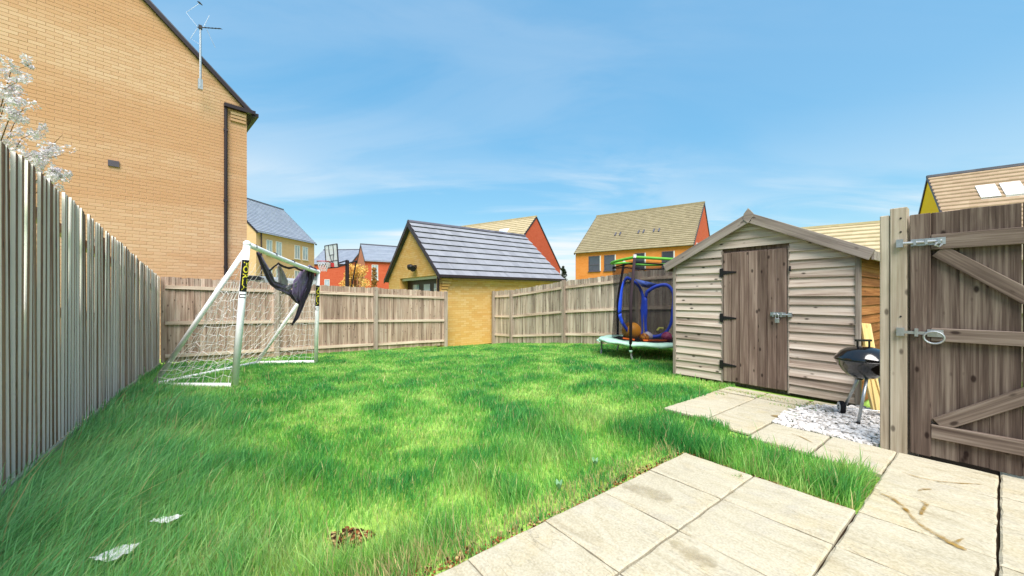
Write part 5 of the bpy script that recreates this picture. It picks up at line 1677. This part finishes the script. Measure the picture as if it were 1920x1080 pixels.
for k in range(12):
    a0 = 2 * math.pi * k / 12
    for sg in (1, -1):
        hn.tube([rc_ + (RV * math.cos(a0 + sg * t * 1.1) + FV * math.sin(a0 + sg * t * 1.1)) * (0.24 - 0.11 * t) - Vector((0, 0, 0.42 * t)) for t in np.linspace(0, 1, 5)], 0.008, 4)
ho = hn.build('net', M['white_plastic'], rim); ho['kind'] = 'stuff'

# ------------------------------------------------------------------ plants beyond the fences
def leaf_cloud(centers, radii, n, size, parent, name, mat, flat=0.6, seed=3, aspect=0.55):
    r = np.random.default_rng(seed)
    C = np.array([c[:] for c in centers]); Rr = np.array(radii)
    idx = r.integers(0, len(C), n)
    dirs = r.normal(size=(n, 3)); dirs /= np.linalg.norm(dirs, axis=1, keepdims=True)
    rad = Rr[idx] * r.uniform(0.25, 1, n) ** 0.5
    P_ = C[idx] + dirs * rad[:, None]
    a = r.normal(size=(n, 3)); a /= np.linalg.norm(a, axis=1, keepdims=True)
    b = np.cross(a, r.normal(size=(n, 3))); b /= np.linalg.norm(b, axis=1, keepdims=True)
    nn = np.cross(a, b)
    s = size * r.uniform(.6, 1.2, (n, 1))
    v0, v1, v2, v3 = P_ - a * s, P_ + b * s * aspect + nn * s * .2, P_ + a * s, P_ - b * s * aspect + nn * s * .2
    V = np.stack([v0, v1, v2, v3], 1).reshape(-1, 3) - np.array(origin(parent)[:])
    F = np.arange(n * 4).reshape(n, 4)
    me = bpy.data.meshes.new(name); me.from_pydata(V.tolist(), [], F.tolist())
    me.materials.append(mat)
    o = bpy.data.objects.new(name, me); o.parent = parent; col.objects.link(o)
    o['kind'] = 'stuff'
    return o
def leafmat(name, c1, c2, tr_=0.3):
    m, t, b = newmat(name, 0.6, 0.2)
    g_ = N(t, 'ShaderNodeNewGeometry')
    c = ramp(t, g_.outputs['Random Per Island'], [(0.0, c1), (1.0, c2)])
    lk(t, c, b.inputs['Base Color'])
    tl = N(t, 'ShaderNodeBsdfTranslucent'); lk(t, c, tl.inputs[0])
    mx = N(t, 'ShaderNodeMixShader'); mx.inputs[0].default_value = tr_
    lk(t, b.outputs[0], mx.inputs[1]); lk(t, tl.outputs[0], mx.inputs[2]); lk(t, mx.outputs[0], t.nodes['Material Output'].inputs[0])
    return m
M['bark'] = plain('bark', srgb(120, 92, 62), 0.9, 0.1, var=0.3, scale=20, bmp=0.5)
M['petal'] = leafmat('petal', srgb(238, 226, 234), srgb(252, 248, 250), 0.3)
M['leaf_yellow'] = leafmat('leaf_yellow', srgb(246, 176, 84), (0.98, 0.74, 0.26, 1))
M['leaf_dark'] = leafmat('leaf_dark', srgb(36, 52, 34), srgb(66, 84, 52))
M['leaf_bronze'] = leafmat('leaf_bronze', srgb(166, 120, 60), srgb(196, 152, 84))
# white blossom tree behind the side fence
tb0 = seen(-70, 300, 4.9); tb0.z = 0
bt_ = thing('blossom_tree', 'white blossoming tree leaning over the side fence', 'tree', tb0)
trunk_top = Vector((tb0.x, tb0.y, 2.0))
MB().tube([tb0 - Vector((0, 0, .2)), tb0 + Vector((.04, .02, 1.0)), trunk_top], [0.06, 0.05, 0.04], 8).build('trunk', M['bark'], bt_, smooth=True)
tips = [((60, 120), (20, 135)), ((40, 175), (10, 190)), ((50, 205), (20, 215)), ((45, 200), (25, 235)), ((85, 240), (40, 260)), ((40, 150), (0, 170)), ((118, 252), (95, 275)), ((120, 290), (75, 300)), ((95, 275), (60, 300)), ((140, 328), (100, 340)),
        ((70, 285), (40, 300)), ((-40, 120), (-80, 160)), ((-60, 220), (-100, 250)), ((-120, 160), (-140, 220)), ((-30, 260), (-20, 285)), ((20, 265), (5, 280)), ((110, 335), (90, 320))]
centers, radii = [], []
br_ = 0
for k, ((tx, ty), (mx_, my_)) in enumerate(tips):
    Zt = 4.75 + 0.35 * math.sin(k * 2.3)
    a, b = seen(mx_, my_, Zt + .05), seen(tx, ty, Zt)
    MB().tube([trunk_top + Vector((0, 0, 0.06 * (k % 5) - .2)), trunk_top.lerp(a, .5) + Vector((0, 0, -.08)), a, b], [0.012, 0.008, 0.004, 0.002], 5).build('branch', M['bark'], bt_, smooth=True)
    if k in (6,): continue
    for t in np.linspace(-0.6, 1.0, 12):
        q = a.lerp(b, t) + Vector((random.uniform(-.09, .09), random.uniform(-.09, .09), random.uniform(-.08, .08)))
        if random.random() < 0.9:
            centers.append(q); radii.append(random.uniform(0.03, 0.08))
leaf_cloud(centers, radii, 6500, 0.0165, bt_, 'blossom', M['petal'], seed=5, aspect=0.8)
bare = [((120, 252), (102, 278)), ((60, 265), (50, 300)), ((78, 250), (62, 290))]
# yellow bush, slim bronze shrub, dark conifer
sb = seen(664, 545, 19); sb.z = -0.8
sh = thing('yellow_bush', 'bush with bright yellow spring leaves behind the fence', 'bush', sb)
cs_, rs_ = [], []
for k in range(26):
    tx, ty = random.uniform(632, 690), random.uniform(498, 545)
    if ty < 520 and abs(tx - 668) > 16: ty += 20
    q = seen(tx, ty, 19 + random.uniform(-.4, .4))
    cs_.append(q); rs_.append(0.24)
    MB().tube([sb + Vector((random.uniform(-.2, .2), random.uniform(-.2, .2), 0)), sb.lerp(q, .6), q], [0.03, 0.02, 0.008], 5).build('stem', M['bark'], sh)
leaf_cloud(cs_, rs_, 1500, 0.075, sh, 'crown', M['leaf_yellow'], seed=8, aspect=.35)
sb = seen(702, 545, 22); sb.z = -0.8
sh = thing('slim_shrub', 'slim bronze upright shrub between the yellow bush and the garage', 'shrub', sb)
MB().tube([sb, seen(702, 515, 22)], [0.04, 0.02], 6).build('trunk', M['bark'], sh)
leaf_cloud([seen(701.5, y, 22) for y in (505, 512, 520, 528, 536)], [.13, .16, .18, .18, .18], 700, 0.05, sh, 'crown', M['leaf_bronze'], seed=9)
sb = seen(1056, 540, 40); sb.z = -0.8
sh = thing('conifer', 'small dark conifer tip beyond the garage roof', 'tree', sb)
MB().tube([sb, seen(1056, 505, 40)], [0.12, 0.04], 6).build('trunk', M['bark'], sh)
leaf_cloud([seen(1056 + x, y, 40) for x, y in ((0, 501), (-.5, 505), (1, 508), (2, 512), (1, 517), (0, 525))], [.12, .2, .25, .3, .4, .5], 1200, 0.07, sh, 'crown', M['leaf_dark'], seed=10)
# pale vehicle roof behind the fence near the goal, and a parked car by the garage
vb = seen(480, 560, 13.0); vb.z = -0.75
van = thing('parked_van', 'pale vehicle roof just showing over the fence behind the goal post', 'van', vb)
ry = math.atan2(RV.y, RV.x)
prof = [(-1.1, 0.3), (1.1, 0.3), (1.12, 1.2), (1.0, 2.2), (0.72, 2.52), (0.3, 2.60), (-0.6, 2.62), (-1.1, 2.58)]
prof = [(x * .42, z) for x, z in prof]
pts3 = [vb + RV * x + Vector((0, 0, z)) for x, z in prof]
MB().prism(pts3, FV * 3.5).build('body', M['white_paint'], van, bevel=0.03)
MB().prism([vb - FV * .012 + RV * x + Vector((0, 0, z)) for x, z in ((-.40, 2.10), (.36, 2.10), (.38, 2.13), (-.40, 2.13))], FV * .01).build('seam', M['iron_black'], van)
MB().prism([vb - FV * .012 + RV * x + Vector((0, 0, z)) for x, z in ((-.42, 2.44), (.18, 2.46), (.30, 2.50), (.1, 2.585), (-.42, 2.60))], FV * .01).build('roof_lining', M['tile_dark'], van)
for sgn in (-1, 1):
    for dd in (0.7, 2.9):
        c = vb + RV * sgn * .40 + FV * dd + Vector((0, 0, .3))
        MB().tube([c - RV * .08, c + RV * .08], 0.3, 16).build('wheel', M['rubber'], van)
cb_ = seen(715, 560, 18.0); cb_.z = -0.8
car = thing('parked_car', 'pale blue car windscreen corner beside the garage gable', 'car', cb_)
prof = [(-0.9, 0.25), (0.55, 0.25), (0.55, 0.95), (0.40, 1.95), (0.12, 2.02), (-0.35, 1.25), (-0.9, 1.1)]
MB().prism([cb_ + RV * x * .8 + Vector((0, 0, z * .78)) for x, z in prof], FV * 1.6).build('body', plain('car_paint', srgb(190, 200, 214), 0.25, 0.6), car, bevel=0.03)
MB().prism([cb_ - FV * .012 + RV * x * .8 + Vector((0, 0, z * .78)) for x, z in ((-.25, 1.3), (.30, 1.3), (.30, 1.85), (.14, 1.92))], FV * .01).build('window', M['glass_pale'], car)
for xx in (-.5, .3):
    c = cb_ + RV * xx * .8 + Vector((0, 0, .28))
    MB().tube([c - FV * .02, c + FV * .18], 0.28, 16).build('wheel', M['rubber'], car)

# ------------------------------------------------------------------ grass
def vnoise(x, y, s, seed):
    r = np.random.default_rng(seed)
    T = r.random((64, 64))
    X, Y = x * s, y * s
    xi, yi = np.floor(X).astype(int), np.floor(Y).astype(int)
    fx, fy = X - xi, Y - yi
    fx, fy = fx * fx * (3 - 2 * fx), fy * fy * (3 - 2 * fy)
    g_ = lambda a, b: T[a % 64, b % 64]
    return (g_(xi, yi) * (1 - fx) + g_(xi + 1, yi) * fx) * (1 - fy) + (g_(xi, yi + 1) * (1 - fx) + g_(xi + 1, yi + 1) * fx) * fy
def lawn_mask(x, y):
    edge = 0.03 * (vnoise(x, y, 6, 1) - 0.5)
    m = (y > -3.69) & (x > -8.75 + (y + 3.7) * -0.117 + 0.0)
    m &= y < 5.2 + (x + 10) * 0.068
    m &= ~((x < -9.98) & (y > 2.9))
    patio_ = (x > -0.012 + edge) & (y < 0.02 + edge)
    strip = (x > -0.035) & (y >= 0.0) & (y < 0.66 + 0.8 * edge + 0.04 * np.clip(-x, 0, 1)) & (x < 0.945)
    right_ = (x > 0.0) & (y >= 0.66)
    pathm = (x > -0.68 + edge) & (y > 0.83 + edge)
    pathm |= (x > 0.12) & (y > 0.66 + edge)
    shed_ = (x > -1.52) & (y > 2.58)
    ok = m & ~patio_ & ~pathm & ~shed_
    ok &= ~((x > 0) & (y > 0) & ~strip)
    ok &= x < 0.945
    return ok
def make_grass():
    Xs, Ys = [], []
    n_try = 1000000
    x = rng.uniform(-10.1, 0.95, n_try); y = rng.uniform(-3.7, 6.0, n_try)
    d = np.hypot(x - CAM.x, y - CAM.y)
    dens = np.where(d < 3.0, 1.0, np.maximum((3.0 / d) ** 1.0, 0.26))
    cl = vnoise(x, y, 2.3, 4) * 0.55 + vnoise(x, y, 6.0, 5) * 0.45
    keep = (rng.random(n_try) < dens * (0.45 + 0.9 * cl)) & lawn_mask(x, y)
    # bare edge along the patio, worn earth patch
    eb = (x > -0.10) & (y < 0.0) & (rng.random(n_try) < 0.30)
    keep &= ~eb
    dp_ = np.hypot((x - dpx.x), (y - dpx.y))
    keep &= ~((dp_ < 0.105) & (rng.random(n_try) < 0.95))
    x, y, d, cl = x[keep], y[keep], d[keep], cl[keep]
    # extra long tufts
    tx, ty = [], []
    def tuft(px_, py_, n, spread):
        p = onground(px_, py_, 0)
        tx.append(p.x + rng.normal(0, spread, n)); ty.append(p.y + rng.normal(0, spread, n))
    for a_ in ((1600, 905, 1500, 0.06), (1570, 915, 900, 0.09), (1020, 800, 1600, 0.14), (980, 850, 900, 0.12), (760, 1040, 900, 0.08), (720, 1075, 700, 0.08), (560, 890, 500, 0.12),
               (330, 790, 900, 0.16), (300, 850, 600, 0.16), (1180, 800, 900, 0.14), (1060, 850, 700, 0.10), (850, 1000, 400, 0.08), (620, 1070, 400, 0.08), (450, 1060, 700, 0.12), (1100, 780, 700, 0.14), (150, 960, 900, 0.16), (60, 1020, 700, 0.12), (250, 920, 700, 0.16), (400, 800, 500, 0.12), (1240, 815, 700, 0.10), (1330, 850, 500, 0.10), (1450, 880, 500, 0.09), (880, 900, 500, 0.09), (960, 930, 300, 0.06)):
        tuft(*a_)
    tx, ty = np.concatenate(tx), np.concatenate(ty)
    ok = lawn_mask(tx, ty)
    tx, ty = tx[ok], ty[ok]
    nT = len(tx)
    x = np.concatenate([x, tx]); y = np.concatenate([y, ty])
    d = np.hypot(x - CAM.x, y - CAM.y)
    n = len(x)
    istuft = np.zeros(n, bool); istuft[-nT:] = True
    wx_, wy_ = [], []
    for (px_, py_, m_, sx_, sy_) in ((1375, 733, 260, .10, .03), (1405, 738, 160, .06, .03), (1432, 744, 420, .09, .05), (1470, 750, 200, .09, .04), (1470, 762, 240, .08, .02), (1508, 764, 360, .07, .05),
                                     (1540, 768, 200, .06, .05), (1316, 783, 140, .03, .02), (1530, 758, 160, .09, .02), (1490, 778, 90, .03, .04), (1385, 893, 60, .012, .012), (1660, 838, 90, .02, .03), (1350, 738, 120, .04, .03)):
        p_ = onground(px_, py_, 0)
        wx_.append(p_.x + rng.normal(0, sx_, m_)); wy_.append(p_.y + rng.normal(0, sy_, m_))
    wx_, wy_ = np.concatenate(wx_), np.concatenate(wy_)
    x = np.concatenate([x, wx_]); y = np.concatenate([y, wy_])
    nW = len(wx_)
    isweed = np.concatenate([np.zeros(n, bool), np.ones(nW, bool)]); istuft = np.concatenate([istuft, np.zeros(nW, bool)])
    d = np.hypot(x - CAM.x, y - CAM.y); n = len(x)
    cl = vnoise(x, y, 2.3, 4) * 0.55 + vnoise(x, y, 6.0, 5) * 0.45
    big = vnoise(x, y, 0.9, 9)
    h = 0.032 + 0.085 * np.clip(cl - 0.25, 0, 1) ** 1.2 + 0.02 * big
    near_l = np.clip((-2.2 - y) / 1.3, 0, 1) * np.clip(1 + (x + 1) / 9, 0, 1)
    h = h + 0.13 * near_l
    h *= np.where(d > 5, np.clip(1.15 - (d - 5) * 0.06, 0.72, 1), 1)
    strip = (x > -0.3) & (y > 0)
    h = np.where(strip, h * 1.05 + 0.01, h)
    h = np.where(istuft, h * 1.25 + rng.uniform(0.02, 0.09, n), h)
    edge = (x > -0.2) & (y < 0.02)
    h = np.where(edge, h * 0.75, h)
    h = np.where(isweed, 0.045, h)
    h *= rng.uniform(0.55, 1.35, n)
    long_ = (rng.random(n) < 0.025) & ~isweed
    h = np.where(long_ & ~edge, h * 1.7, h)
    w = 0.0019 * np.clip(d / 2.6, 1.0, 3.2) * rng.uniform(0.7, 1.4, n)
    ang_ = rng.uniform(0, 2 * np.pi, n)
    # wind-laid: the swath by the side fence leans out from it
    la = rng.uniform(0, 2 * np.pi, n)
    swirl = vnoise(x, y, 1.1, 21) * 2 * np.pi
    lx = 0.62 * np.cos(la) + 0.18 * np.cos(swirl) + near_l * 0.12
    ly = 0.62 * np.sin(la) + 0.18 * np.sin(swirl) + near_l * 0.9
    lean = rng.uniform(0.25, 1.0, n) * h * (0.75 + 0.5 * near_l)
    ox, oy = lx * lean, ly * lean
    z0 = gz_np(x, y) - 0.032
    # width direction, perpendicular to lean mostly
    wx, wy = np.cos(ang_) * w, np.sin(ang_) * w
    V = np.empty((n, 7, 3))
    hh = np.sqrt(np.maximum(h * h - (ox ** 2 + oy ** 2) * 0.5, (0.4 * h) ** 2))
    for k, (t, ws) in enumerate(((0.0, 1.0), (0.42, 0.95), (0.76, 0.62))):
        bend = t ** 1.9
        px_, py_, pz_ = x + ox * bend, y + oy * bend, z0 + hh * (t - 0.22 * t * t * (lean / np.maximum(h, 1e-4)))
        V[:, 2 * k] = np.stack([px_ - wx * ws, py_ - wy * ws, pz_], 1)
        V[:, 2 * k + 1] = np.stack([px_ + wx * ws, py_ + wy * ws, pz_], 1)
    V[:, 6] = np.stack([x + ox, y + oy, z0 + hh * (1 - 0.22 * (lean / np.maximum(h, 1e-4)))], 1)
    base = np.arange(n)[:, None] * 7
    tri = np.array([[0, 1, 3], [0, 3, 2], [2, 3, 5], [2, 5, 4], [4, 5, 6]])
    F = (base[:, None, :] + tri[None]).reshape(-1, 3)
    me = bpy.data.meshes.new('grass')
    nv, nf = n * 7, n * 5
    me.vertices.add(nv); me.vertices.foreach_set('co', V.reshape(-1))
    me.loops.add(nf * 3); me.loops.foreach_set('vertex_index', F.reshape(-1))
    me.polygons.add(nf); me.polygons.foreach_set('loop_start', np.arange(0, nf * 3, 3)); 
    me.update(calc_edges=True)
    # each blade's own colour: fresh green, blue-green in lush tussocks, yellow-green and straw in thin turf
    fresh, lush, pale, straw = [np.array(srgb(*c)[:3]) for c in ((140, 212, 92), (84, 176, 88), (220, 240, 148), (236, 218, 158))]
    lushf = np.clip((cl - 0.47) * 2.8 + rng.normal(0, 0.30, n) + 0.15 * near_l + np.where(istuft, 0.3, 0), 0, 1)
    palef = np.clip((0.48 - cl) * 2.4 + rng.normal(0, 0.38, n), 0, 1)
    C = fresh + (lush - fresh) * lushf[:, None]
    C = C + (pale - C) * (palef * (1 - 0.5 * lushf))[:, None]
    mint = np.array(srgb(176, 240, 172)[:3])
    C = C + (mint - C) * (np.clip(near_l * 0.75 + rng.normal(0, .15, n), 0, 0.9))[:, None]
    st_ = (rng.random(n) < np.where(edge | isweed, 0.45, 0.06))
    C = np.where(st_[:, None], straw * rng.uniform(.7, 1.1, (n, 1)), C)
    C *= rng.uniform(0.72, 1.42, (n, 1))
    col4 = np.ones((n, 7, 4)); col4[:, :, :3] = np.clip(C, 0, 1)[:, None, :]
    at = me.attributes.new('blade', 'FLOAT_COLOR', 'POINT')
    at.data.foreach_set('color', col4.reshape(-1))
    m, t, b = newmat('grass_blade', 0.45, 0.25)
    ac = N(t, 'ShaderNodeAttribute'); ac.attribute_name = 'blade'
    lk(t, ac.outputs['Color'], b.inputs['Base Color'])
    tl = N(t, 'ShaderNodeBsdfTranslucent'); lk(t, ac.outputs['Color'], tl.inputs[0])
    mx = N(t, 'ShaderNodeMixShader'); mx.inputs[0].default_value = 0.55
    lk(t, b.outputs[0], mx.inputs[1]); lk(t, tl.outputs[0], mx.inputs[2]); lk(t, mx.outputs[0], t.nodes['Material Output'].inputs[0])
    me.materials.append(m)
    o = bpy.data.objects.new('grass', me); col.objects.link(o)
    o['kind'] = 'stuff'; o['label'] = 'long uneven green lawn grass'; o['category'] = 'grass'
    print('grass blades', n)
make_grass()
